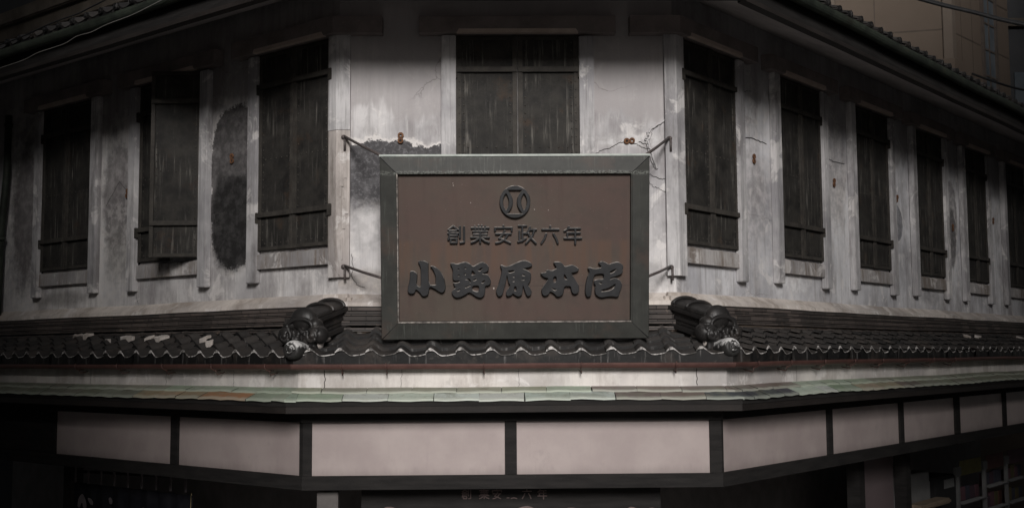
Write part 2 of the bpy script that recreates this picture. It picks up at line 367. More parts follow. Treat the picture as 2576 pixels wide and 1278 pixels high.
M_CLOTH_MARK = rough_mat('undyed_cloth', (0.15, 0.13, 0.137), (0.20, 0.175, 0.18), 0.95, 0.05, 9)
M_BOUNCE_ROAD = rough_mat('pale_bounce_road', (0.30, 0.29, 0.28), (0.38, 0.37, 0.355), 0.9, 0.2, 8)  # kept pale so the unseen street bounces light up to the eaves
M_PAVE = rough_mat('paving', (0.20, 0.19, 0.18), (0.27, 0.26, 0.25), 0.9, 0.2, 3)
M_BLOCKER = rough_mat('grey_render', (0.09, 0.085, 0.082), (0.12, 0.115, 0.11), 0.9, 0.1, 0.5)
def flat(name, c, rough=0.7):
    return rough_mat(name, [k * 0.85 for k in c], [k * 1.15 for k in c], rough, 0.25, 5.0, bump=0.05)

# ------------------------------------------------------------------ mesh helpers
def link_obj(name, me, parent=None, loc=(0, 0, 0), rotz=0.0, mat4=None):
    o = bpy.data.objects.new(name, me)
    COL.objects.link(o)
    if parent is not None: o.parent = parent
    if mat4 is not None: o.matrix_local = mat4
    else:
        o.location = loc; o.rotation_euler = (0, 0, rotz)
    return o

def finish(name, bm, mats, smooth=False, recalc=True, angle=None):
    if recalc: bmesh.ops.recalc_face_normals(bm, faces=bm.faces)
    me = bpy.data.meshes.new(name)
    if smooth:
        for f in bm.faces: f.smooth = True
    bm.to_mesh(me); bm.free()
    for m in (mats if isinstance(mats, (list, tuple)) else [mats]): me.materials.append(m)
    if smooth and angle: me.set_sharp_from_angle(angle=R(angle))
    return me

def mesh_obj(name, bm, mats, parent=None, loc=(0, 0, 0), rotz=0.0, mat4=None, smooth=False, angle=None, shift=None):
    if shift is not None: bmesh.ops.translate(bm, verts=bm.verts, vec=-Vector(shift))
    return link_obj(name, finish(name, bm, mats, smooth, True, angle), parent, loc, rotz, mat4)

def tag(o, label=None, cat=None, group=None, kind=None):
    if label: o['label'] = label
    if cat: o['category'] = cat
    if group: o['group'] = group
    if kind: o['kind'] = kind
    return o

def empty(name, loc, rotz=0.0, mat4=None):
    o = bpy.data.objects.new(name, None); COL.objects.link(o)
    o.empty_display_size = 0.2
    if mat4 is not None: o.matrix_world = mat4
    else:
        o.location = loc; o.rotation_euler = (0, 0, rotz)
    return o

def copy_tree(o, parent=None):
    c = o.copy(); COL.objects.link(c)
    if parent is not None: c.parent = parent
    for ch in list(o.children): copy_tree(ch, c)
    return c

def box(bm, x0, x1, y0, y1, z0, z1, M=None, bev=0.0, mi=0):
    t = bmesh.new()
    r = bmesh.ops.create_cube(t, size=1.0)
    for v in t.verts:
        v.co = Vector(((x0 + x1) / 2 + v.co.x * (x1 - x0), (y0 + y1) / 2 + v.co.y * (y1 - y0), (z0 + z1) / 2 + v.co.z * (z1 - z0)))
    if bev: bmesh.ops.bevel(t, geom=t.edges[:], offset=bev, segments=2, affect='EDGES')
    if M is not None: bmesh.ops.transform(t, matrix=M, verts=t.verts)
    merge(bm, t, mi)

def merge(bm, t, mi=None):
    vm = {}
    for v in t.verts: vm[v.index if False else v] = bm.verts.new(v.co)
    for f in t.faces:
        try:
            nf = bm.faces.new([vm[v] for v in f.verts])
            nf.material_index = f.material_index if mi is None else mi
            nf.smooth = f.smooth
        except ValueError: pass
    t.free()

def tube(bm, pts, r, seg=8, mi=0, cap=True):
    pts = [Vector(p) for p in pts]
    rings = []
    for i, p in enumerate(pts):
        d = (pts[min(i + 1, len(pts) - 1)] - pts[max(i - 1, 0)]).normalized()
        a = Vector((0, 0, 1)) if abs(d.z) < 0.9 else Vector((1, 0, 0))
        u = d.cross(a).normalized(); w = d.cross(u).normalized()
        rr = r[i] if isinstance(r, (list, tuple)) else r
        rings.append([bm.verts.new(p + (u * math.cos(2 * math.pi * k / seg) + w * math.sin(2 * math.pi * k / seg)) * rr) for k in range(seg)])
    for a, b in zip(rings, rings[1:]):
        for k in range(seg):
            f = bm.faces.new((a[k], a[(k + 1) % seg], b[(k + 1) % seg], b[k])); f.material_index = mi; f.smooth = True
    if cap:
        for q in (rings[0], rings[-1]):
            f = bm.faces.new(q); f.material_index = mi

def ellipsoid(bm, c, rx, ry, rz, u=16, v=10, mi=0):
    t = bmesh.new()
    bmesh.ops.create_uvsphere(t, u_segments=u, v_segments=v, radius=1.0)
    for q in t.verts: q.co = Vector((c[0] + q.co.x * rx, c[1] + q.co.y * ry, c[2] + q.co.z * rz))
    for f in t.faces: f.smooth = True
    merge(bm, t, mi)

def smooth_poly(pts, it=1):
    for _ in range(it):
        q = []
        for i in range(len(pts)):
            a, b = pts[i], pts[(i + 1) % len(pts)]
            q.append((a[0] * .78 + b[0] * .22, a[1] * .78 + b[1] * .22)); q.append((a[0] * .22 + b[0] * .78, a[1] * .22 + b[1] * .78))
        pts = q
    return pts

def outline_mesh(name, loops, depth, bevel, mat, edge=False):
    """solid plate with the given outlines (first loops outside, later ones holes), lying in XY, rising along +Z from 0"""
    cu = bpy.data.curves.new(name, 'CURVE'); cu.dimensions = '2D'; cu.fill_mode = 'BOTH'
    cu.extrude = depth / 2; cu.bevel_depth = bevel; cu.bevel_resolution = 1; cu.offset = -bevel
    for lp in loops:
        sp = cu.splines.new('POLY'); sp.points.add(len(lp) - 1); sp.use_cyclic_u = True
        for p, q in zip(sp.points, lp): p.co = (q[0], q[1], 0, 1)
    o = bpy.data.objects.new(name, cu); COL.objects.link(o)
    dg = bpy.context.evaluated_depsgraph_get(); dg.update()
    me = bpy.data.meshes.new_from_object(o.evaluated_get(dg))
    bpy.data.objects.remove(o); bpy.data.curves.remove(cu)
    me.transform(Matrix.Translation((0, 0, depth / 2 + bevel)))
    me.materials.clear(); me.materials.append(mat)
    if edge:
        me.materials.append(M_EDGE_LIT)
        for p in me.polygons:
            if p.normal.y > 0.30 and p.normal.z < 0.93: p.material_index = 1  # upward edges take the dusty highlight colour
    me.name = name
    return me

# ------------------------------------------------------------------ facades
class Fac:
    def __init__(s, P, ang, off):
        s.P = Vector((P[0], P[1], 0)); s.a = ang; s.off = off
        s.M = Matrix.Translation(s.P) @ Matrix.Rotation(ang, 4, 'Z')
        s.Mi = s.M.inverted()
        s.u = Vector((math.cos(ang), math.sin(ang), 0)); s.n = Vector((math.sin(ang), -math.cos(ang), 0))
    def pt(s, x, n, z): return s.M @ Vector((x, -n, z))
CL, CR = (-1.5596, 10.4728), (1.4787, 10.5258)
WID = 3.0387
FL, FC, FR = Fac(CL, R(-39), -20), Fac(CL, R(1), 0), Fac(CR, R(50.5), 20)
TL, TR = math.tan(R(20)), math.tan(R(24.75))
FACS = {'L': FL, 'C': FC, 'R': FR}
XL_END, XR_END = -8.6, 13.0
def xlim(side, n):
    if side == 'L': return XL_END, n * TL
    if side == 'C': return -n * TL, WID + n * TR
    return -n * TR, XR_END
ROOT = Vector((0, 10.5, 0))

def wob(p, a):
    return a * (mnoise.noise(Vector((p.x * 0.55, p.y * 0.55, 3.1))) + 0.5 * mnoise.noise(Vector((p.x * 1.9, p.y * 1.9, 7.7))))

def sweep(bm, prof, closed=True, path=(('L', None, None), ('C', None, None), ('R', None, None)), seg=0.6, wobble=0.0, mi=0, caps=False, dn=None):
    """run the profile [(n, z), ...] along the facades, mitred at the corners"""
    uvl = bm.loops.layers.uv.get('UVMap') or bm.loops.layers.uv.new('UVMap')
    cum = [0.0]
    for a, b in zip(prof, prof[1:]): cum.append(cum[-1] + math.hypot(b[0] - a[0], b[1] - a[1]))
    if closed: cum.append(cum[-1] + math.hypot(prof[0][0] - prof[-1][0], prof[0][1] - prof[-1][1]))
    for side, a, b in path:
        F = FACS[side]
        lo, hi = xlim(side, 0)
        L = (hi if b is None else b) - (lo if a is None else a)
        k = max(1, int(abs(L) / seg))
        cols = []
        for i in range(k + 1):
            t = i / k; col = []
            for (n, z) in prof:
                nn = n + (dn or {}).get(side, 0.0)
                l0, h0 = xlim(side, nn)
                xa = l0 if a is None else a; xb = h0 if b is None else b
                x = xa + (xb - xa) * t
                p = F.pt(x, nn, z)
                if wobble: p.z += wob(p, wobble)
                col.append((bm.verts.new(p), x + F.off))
            cols.append(col)
        m = len(prof); rng = range(m) if closed else range(m - 1)
        for c0, c1 in zip(cols, cols[1:]):
            for j in rng:
                j2 = (j + 1) % m
                f = bm.faces.new((c0[j][0], c1[j][0], c1[j2][0], c0[j2][0])); f.material_index = mi
                for lp, uv in zip(f.loops, ((c0[j][1], cum[j]), (c1[j][1], cum[j]), (c1[j2][1], cum[j + 1]), (c0[j2][1], cum[j + 1]))):
                    lp[uvl].uv = uv
        if caps and closed:
            for c in (cols[0], cols[-1]):
                f = bm.faces.new([q[0] for q in c]); f.material_index = mi

def fbox(bm, F, x0, x1, n0, n1, z0, z1, bev=0.0, mi=0):
    box(bm, x0, x1, -n1, -n0, z0, z1, F.M, bev, mi)

def part(name, bm, mats, parent, smooth=False, angle=None):
    """a part whose mesh was built in world coordinates"""
    base = Vector(parent.location) if parent.parent is None else ROOT
    return mesh_obj(name, bm, mats, parent, smooth=smooth, angle=angle, shift=base)

# ================================================================== GROUND
bm = bmesh.new(); box(bm, -150, 150, -150, 250, -0.3, 0.0)
tag(mesh_obj('road', bm, M_BOUNCE_ROAD), kind='structure', label='street in front of the corner shop, made pale to bounce light upward')
bm = bmesh.new(); sweep(bm, [(1.7, 0.004), (1.7, 0.13), (-3.0, 0.13), (-3.0, 0.004)])
tag(mesh_obj('pavement', bm, M_PAVE), kind='structure', label='paved footway along the shop front')

# ================================================================== THE SHOP BUILDING
shop = empty('shop_building', ROOT)
tag(shop, 'old corner shop with stained white plaster, iron shuttered windows and tiled lower roof', 'building')
bpy.context.view_layer.update()

def wall(side, x0, x1, mat, cracks):
    F = FACS[side]
    bm = bmesh.new(); uvl = bm.loops.layers.uv.new('UVMap')
    k = max(2, int((x1 - x0) / 0.25)); nz = 12
    g = []
    for i in range(k + 1):
        row = []
        for j in range(nz + 1):
            x = x0 + (x1 - x0) * i / k; z = 4.10 + (7.35 - 4.10) * j / nz
            w = 0.0 if i in (0, k) else 0.010 * mnoise.noise(Vector((x * 1.3 + F.off, z * 1.1, 0.3)))
            row.append((bm.verts.new(F.pt(x, w - 0.004, z)), (x + F.off, z)))
        g.append(row)
    for i in range(k):
        for j in range(nz):
            q = (g[i][j], g[i + 1][j], g[i + 1][j + 1], g[i][j + 1])
            f = bm.faces.new([a[0] for a in q]); f.smooth = True
            for lp, a in zip(f.loops, q): lp[uvl].uv = a[1]
    for pts, r, mi in cracks:
        q = []
        for (a, b), (c, d) in zip(pts, pts[1:]):
            for s in range(6):
                t = s / 6; q.append((a + (c - a) * t + rnd.uniform(-.008, .008), b + (d - b) * t + rnd.uniform(-.008, .008)))
        q.append(pts[-1])
        tube(bm, [F.pt(x, 0.0015, z) for x, z in q], r * (0.5 if mi else 1), 5, mi)
    return part('wall', bm, [mat, M_CRACK, M_TRIM], shop)
wall('L', XL_END, 0.0, M_WALL_L, [([(-3.14, 4.39), (-3.12, 4.30), (-3.10, 4.25)], 0.003, 1), ([(-3.0, 5.25), (-3.5, 5.6), (-3.75, 5.35)], 0.003, 1)])
wall('C', 0.0, WID, M_WALL_C, [
    ([(2.32, 5.51), (2.45, 5.555), (2.55, 5.60), (2.62, 5.615)], 0.004, 1), ([(2.66, 5.60), (2.72, 5.575), (2.80, 5.545)], 0.004, 1),
    ([(2.72, 5.61), (2.79, 5.585), (2.84, 5.42), (2.86, 5.36)], 0.005, 1), ([(2.78, 5.62), (2.82, 5.72), (2.92, 5.78), (2.99, 5.83)], 0.012, 0),
    ([(2.80, 5.60), (2.85, 5.72), (2.95, 5.80), (2.985, 5.82)], 0.003, 1), ([(2.80, 5.62), (2.82, 5.55), (2.86, 5.44), (2.88, 5.36)], 0.012, 0),
    ([(2.76, 5.29), (2.82, 5.31), (2.90, 5.27), (2.985, 5.26)], 0.004, 1), ([(2.80, 5.26), (2.84, 5.20), (2.90, 5.18), (2.985, 5.14)], 0.003, 1),
    ([(0.12, 4.60), (0.14, 4.48), (0.12, 4.40), (0.17, 4.33), (0.24, 4.30)], 0.004, 1)])
wall('R', 0.0, XR_END, M_WALL_R, [([(1.22, 5.86), (1.38, 5.84), (1.55, 5.85), (1.80, 5.83)], 0.006, 1), ([(3.2, 5.87), (3.4, 5.85), (3.72, 5.86)], 0.005, 1),
                                  ([(1.27, 6.33), (1.36, 6.305), (1.50, 6.33)], 0.004, 1)])

# corner pilasters, wrapped round the two corners
for path, worn in (((('L', -0.085, None), ('C', None, 0.105)), True), ((('C', WID - 0.085, None), ('R', None, 0.105)), False)):
    bm = bmesh.new()
    if worn:
        sweep(bm, [(0.0, 5.72), (0.055, 5.72), (0.055, 6.62), (0.0, 6.62)], path=path, caps=True, mi=0)
        sweep(bm, [(0.0, 4.39), (0.046, 4.39), (0.050, 5.717), (0.0, 5.717)], path=path, caps=True, mi=1)
        for k in range(9):                                     # broken render round the lower corner
            z0 = rnd.uniform(4.40, 5.5); x0 = rnd.uniform(0.01, 0.07)
            fbox(bm, FC, x0, x0 + rnd.uniform(.015, .04), 0.04, 0.052 + rnd.uniform(0, .008), z0, z0 + rnd.uniform(.08, .3), 0.004, 1)
    else:
        sweep(bm, [(0.0, 4.39), (0.055, 4.39), (0.055, 6.62), (0.0, 6.62)], path=path, caps=True)
    part('pilaster', bm, [M_TRIM, M_TRIM_WORN], shop)

# plain pilasters left and right of every window
PIL_L = [-1.155, -1.925, -3.17, -3.92, -5.12]
PIL_C = [0.995, 2.245]
PIL_R = [1.165, 1.945, 3.09, 3.855, 5.02, 5.755, 6.90, 7.625, 8.715, 9.47, 10.62]
bm = bmesh.new(); box(bm, -0.066, 0.066, -0.072, 0.0, 4.39, 6.583, bev=0.006)
pil_me = finish('pilaster', bm, M_TRIM)
for F, xs in ((FL, PIL_L), (FC, PIL_C), (FR, PIL_R)):
    for x in xs:
        p = F.pt(x, 0, 0) - ROOT; p.z = rnd.uniform(-.012, .012)
        link_obj('pilaster', pil_me, shop, p, F.a + rnd.uniform(-.006, .006))

# ---- windows with iron shutters
def leaf_mesh(w, hinge):
    """one shutter leaf, hinge edge at x=0, closing edge at x=+-w"""
    s = 1 if hinge < 0 else -1
    bm = bmesh.new()
    def b(x0, x1, y0, y1, z0, z1, bev=0.0):
        a, c = sorted((x0 * s, x1 * s)); box(bm, a, c, y0, y1, z0, z1, None, bev, 1 if bev else 0)
    b(0.0, w, -0.020, 0.010, 4.685, 6.583)
    b(0.0, 0.045, -0.032, -0.0195, 4.687, 6.581, 0.002); b(w - 0.040, w - 0.001, -0.040, -0.0195, 4.687, 6.581, 0.002)
    for z in (4.69, 6.545): b(0.045, w - 0.040, -0.029, -0.0195, z, z + 0.034, 0.002)
    for z in (5.005, 6.245):
        b(-0.030, w - 0.003, -0.056, -0.031, z, z + 0.048, 0.003)
        b(-0.034, 0.012, -0.062, -0.012, z - 0.055, z + 0.052, 0.004)
    xs = [0.030, 0.066, w - 0.060, w - 0.020]
    for x in xs:
        z = 4.72
        while z < 6.56:
            if not (4.99 < z < 5.07 or 6.23 < z < 6.31):
                y = -0.030 if x in (xs[0],) else (-0.034 if x == xs[3] else -0.020)
                ellipsoid(bm, (x * s, y, z), .0085, .008, .0085, 6, 4, 1)
            z += 0.072
    for zz in (4.755, 5.56):
        for k in range(5): ellipsoid(bm, ((0.1 + k * (w - 0.2) / 4) * s, -0.020, zz), .0085, .008, .0085, 6, 4, 1)
    return finish('shutter', bm, [M_IRON, M_IRON_RAIL])
LEAF_L, LEAF_R = leaf_mesh(0.508, -1), leaf_mesh(0.508, 1)
bm = bmesh.new(); box(bm, -0.52, 0.52, 0.012, 0.03, 4.66, 6.60)          # dark reveal board behind the leaves
box(bm, -0.52, -0.512, -0.012, 0.012, 4.66, 6.60); box(bm, 0.512, 0.52, -0.012, 0.012, 4.66, 6.60)
WIN_ME = finish('window', bm, M_WOOD)
bm = bmesh.new()
for v in ((-.515, .515),):
    q = [bm.verts.new(c) for c in ((v[0], 0.0, 4.515), (v[1], 0.0, 4.515), (v[1], -0.045, 4.515), (v[0], -0.045, 4.515), (v[0], 0.0, 4.668), (v[1], 0.0, 4.668), (v[1], -0.040, 4.650), (v[0], -0.040, 4.650))]
    for f in ((0, 1, 2, 3), (4, 5, 6, 7), (0, 1, 5, 4), (3, 2, 6, 7), (0, 3, 7, 4), (1, 2, 6, 5)): bm.faces.new([q[i] for i in f])
SILL_ME = finish('sill', bm, M_SILL)
bm = bmesh.new(); box(bm, -0.81, 0.81, -0.125, 0.0, 6.590, 6.745, bev=0.004)
LINT_ME = finish('lintel', bm, M_LINTEL)
bm = bmesh.new()
q = [bm.verts.new(c) for c in ((-.50, -.085, 6.586), (.50, -.085, 6.586), (.50, -.1275, 6.590), (-.50, -.1275, 6.590), (-.48, -.085, 6.624), (.48, -.085, 6.624), (.48, -.1275, 6.626), (-.48, -.1275, 6.626))]
for f in ((0, 1, 2, 3), (4, 5, 6, 7), (0, 1, 5, 4), (3, 2, 6, 7), (0, 3, 7, 4), (1, 2, 6, 5)): bm.faces.new([q[i] for i in f])
STRIP_ME = finish('header_strip', bm, M_STRIP)

def window(F, cx, sx=1.0, lint=True, open_right=0.0):
    p = F.pt(cx, 0, 0) - ROOT; p.z = 0
    w = link_obj('window', WIN_ME, shop, p, F.a); w.scale = (sx, 1, 1)
    a = link_obj('shutter', LEAF_L, w, (-0.510, -0.004, 0), rnd.uniform(-.012, .004))
    b = link_obj('shutter', LEAF_R, w, (0.510, -0.004, 0), open_right if open_right else rnd.uniform(-.004, .012))
    link_obj('sill', SILL_ME, w)
    if lint: link_obj('lintel', LINT_ME, w)
    link_obj('header_strip', STRIP_ME, w)
    return w
window(FL, -0.585, 1.0, False)
w2 = window(FL, -2.545, 1.05, True, R(40))
w2.children[1]['label'] = 'iron shutter leaf standing ajar'
window(FL, -4.52, 1.04)
window(FC, 1.62, 1.10)
window(FR, 0.615, 0.995, False)
for x in (2.525, 4.44, 6.33, 8.17, 10.05): window(FR, x, 0.995 if x < 7 else 0.96)
# lintels that run round the corners
for path in ((('L', -1.42, None), ('C', None, 0.40)), (('C', WID - 0.40, None), ('R', None, 1.43))):
    bm = bmesh.new(); sweep(bm, [(0.0, 6.590), (0.125, 6.590), (0.125, 6.745), (0.0, 6.745)], path=path, caps=True)
    part('lintel', bm, M_LINTEL, shop)

# ---- figure-of-eight wall anchors
def anchor_mesh():
    bm = bmesh.new()
    for cz, hole in ((0.024, True), (-0.024, True)):
        n = 20; ro, ri, d = 0.027, 0.011, 0.012
        rings = [[bm.verts.new((r * math.cos(2 * math.pi * k / n), y, cz + r * math.sin(2 * math.pi * k / n))) for k in range(n)] for r, y in ((ro, 0), (ro, -d), (ri, -d), (ri, 0))]
        for a, b in ((0, 1), (1, 2), (2, 3)):
            for k in range(n): bm.faces.new((rings[a][k], rings[a][(k + 1) % n], rings[b][(k + 1) % n], rings[b][k]))
    box(bm, -0.012, 0.012, -0.0115, 0.0, -0.010, 0.010)
    ellipsoid(bm, (0, -0.004, -0.024), 0.0115, 0.009, 0.0115, 10, 6, 1)
    return finish('wall_anchor', bm, [M_RUST, M_CABLE])
ANCH = anchor_mesh()
for F, x, z, rot in ((FC, 0.558, 5.651, 0.05), (FC, 2.632, 5.618, 1.5), (FL, -1.534, 5.635, -0.1), (FL, -3.333, 5.453, 0.2), (FR, 1.511, 5.641, 0.06),
                     (FR, 3.411, 5.606, 0.1), (FR, 5.264, 5.607, 0.5), (FR, 7.26, 5.40, 0.0), (FR, 9.027, 5.640, 0.2)):
    p = F.pt(x, 0.004, z) - ROOT
    link_obj('wall_anchor', ANCH, shop, mat4=Matrix.Translation(p) @ Matrix.Rotation(F.a, 4, 'Z') @ Matrix.Rotation(rot, 4, 'Y'))

# ---- plaster ledge under the wall
bm = bmesh.new()
sweep(bm, [(-0.02, 4.10), (-0.02, 4.245), (0.015, 4.240), (0.055, 4.205), (0.125, 4.165), (0.135, 4.130), (0.06, 4.10)], wobble=0.010, seg=0.18)
part('plaster_ledge', bm, M_LEDGE, shop)

# ================================================================== LOWER TILED ROOF
PITCH_T = 0.25
def hprof(u):
    if u < 0.17: return 0.026 + 0.026 * math.sin(math.pi / 2 * (u / 0.17))
    if u < 0.56: return 0.026 * (1 + math.cos(math.pi * (u - 0.17) / 0.39))
    return 0.017 * ((u - 0.56) / 0.44) ** 2

def tiles(bm, side, rows, phase, thick, eave_drop, M=12, jit=0.006, dn=0.0, knob=0.0, lip=0.0045):
    F = FACS[side]
    tone = bm.faces.layers.float.get('tone') or bm.faces.layers.float.new('tone')
    for ri, (nb, zb, nf, zf) in enumerate(rows):
        nb += dn; nf += dn
        last = ri == len(rows) - 1
        lo = min(xlim(side, nb)[0], xlim(side, nf)[0]); hi = max(xlim(side, nb)[1], xlim(side, nf)[1])
        k0 = math.floor((lo - phase) / PITCH_T); k1 = math.ceil((hi - phase) / PITCH_T)
        for k in range(k0, k1):
            jz = rnd.uniform(-jit, jit); jn = rnd.uniform(-jit, jit) * 1.3; tv = rnd.random()
            cols = []
            for i in range(M + 1):
                u = i / M; h = hprof(u); x = phase + (k + u) * PITCH_T
                xb = min(max(x, xlim(side, nb)[0]), xlim(side, nb)[1]); xf = min(max(x, xlim(side, nf)[0]), xlim(side, nf)[1])
                th = thick + (0.010 * math.exp(-((u - 0.15) / 0.12) ** 2) if last and eave_drop else 0.0)
                hb = 0.014 * math.exp(-((u - 0.15) / 0.10) ** 2) if last and eave_drop else 0.0
                c = [F.pt(xb, nb, zb + h + jz * .5), F.pt(xf, nf + jn, zf + h + th + jz)]
                if last and eave_drop:
                    c += [F.pt(xf, nf + jn + lip, zf + h + th + jz - lip * .8), F.pt(xf, nf + jn + lip, zf + h + thick - 0.004 + jz - lip - hb * .6),
                          F.pt(xf, nf + jn - 0.004, zf + h + thick - 0.010 + jz - lip - hb), F.pt(xf, nf + jn - 0.004, zf - eave_drop)]
                else:
                    c += [F.pt(xf, nf + jn, zf + h + jz - 0.003), F.pt(xf, nf + jn - 0.03, zf + h + jz - 0.004)]
                cols.append(([bm.verts.new(p) for p in c], xb, xf))
            for a, b in zip(cols, cols[1:]):
                if abs(a[1] - b[1]) < 1e-6 and abs(a[2] - b[2]) < 1e-6: continue
                for j in range(len(a[0]) - 1):
                    try: f = bm.faces.new((a[0][j], b[0][j], b[0][j + 1], a[0][j + 1]))
                    except ValueError: continue
                    f.smooth = j == 0
                    f[tone] = tv
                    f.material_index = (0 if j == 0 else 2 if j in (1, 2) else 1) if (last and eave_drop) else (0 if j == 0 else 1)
            if last and knob:
                x = phase + (k + 0.17) * PITCH_T
                l0, h0 = xlim(side, nf)
                if l0 + 0.05 < x < h0 - 0.05:
                    t = bmesh.new()
                    bmesh.ops.create_cone(t, cap_ends=True, segments=16, radius1=knob, radius2=knob * 0.92, depth=0.035,
                                          matrix=Matrix.Rotation(math.pi / 2, 4, 'X'))
                    ellipsoid(t, (0, -0.016, 0), knob * .6, 0.012, knob * .6, 12, 8)
                    bmesh.ops.transform(t, matrix=F.M @ Matrix.Translation((x, -(nf + 0.004), zf + hprof(.17) + thick - knob * 0.80 + jz)), verts=t.verts)
                    nf0 = len(bm.faces); merge(bm, t, 1)
                    bm.faces.ensure_lookup_table()
                    for q in range(nf0, len(bm.faces)): bm.faces[q][tone] = tv
    bmesh.ops.delete(bm, geom=[v for v in bm.verts if not v.link_faces], context='VERTS')

def zroof(n): return 3.668 + (0.745 - n) * 0.40
N_ROWS = [0.20, 0.335, 0.47, 0.605, 0.745]
rows = [(a - 0.03, zroof(a) + 0.012, b, zroof(b)) for a, b in zip(N_ROWS, N_ROWS[1:])]
# tiled roof is one part with a tile mesh over all three sides
bm = bmesh.new()
tiles(bm, 'L', rows, -0.035, 0.027, 0.062, M=20)
tiles(bm, 'C', rows, 0.075, 0.027, 0.062, M=20)
tiles(bm, 'R', rows, -0.01, 0.027, 0.062, M=20)
sweep(bm, [(0.16, 3.86), (0.72, zroof(.72) - 0.02), (0.72, 3.60), (0.50, 3.60), (0.10, 3.80)])                # boarding under the tiles
low = part('tiled_roof', bm, [M_TILE, M_TILE_EAVE, M_LIP], shop)
low['label'] = 'low skirt roof of dark wavy tiles'
# layered flat tiles between roof and plaster ledge
bm = bmesh.new()
zc = 4.128; n0 = 0.125
for k in range(4):
    z1 = zc - k * 0.044; z0 = z1 - 0.036
    sweep(bm, [(0.0, z0), (n0 + k * 0.020, z0), (n0 + k * 0.020 + 0.006, z1), (0.0, z1)], wobble=0.006, seg=0.25)
sweep(bm, [(0.0, 3.915), (0.245, 3.905), (0.245, 3.935), (0.0, 3.948)], wobble=0.006, seg=0.25)
part('ridge_course', bm, M_NOSHI, low)
bm = bmesh.new(); sweep(bm, [(0.05, 3.80), (0.205, 3.86), (0.205, 3.912), (0.05, 3.912)], wobble=0.012, seg=0.2)
part('mortar_bed', bm, M_MORTAR, low)

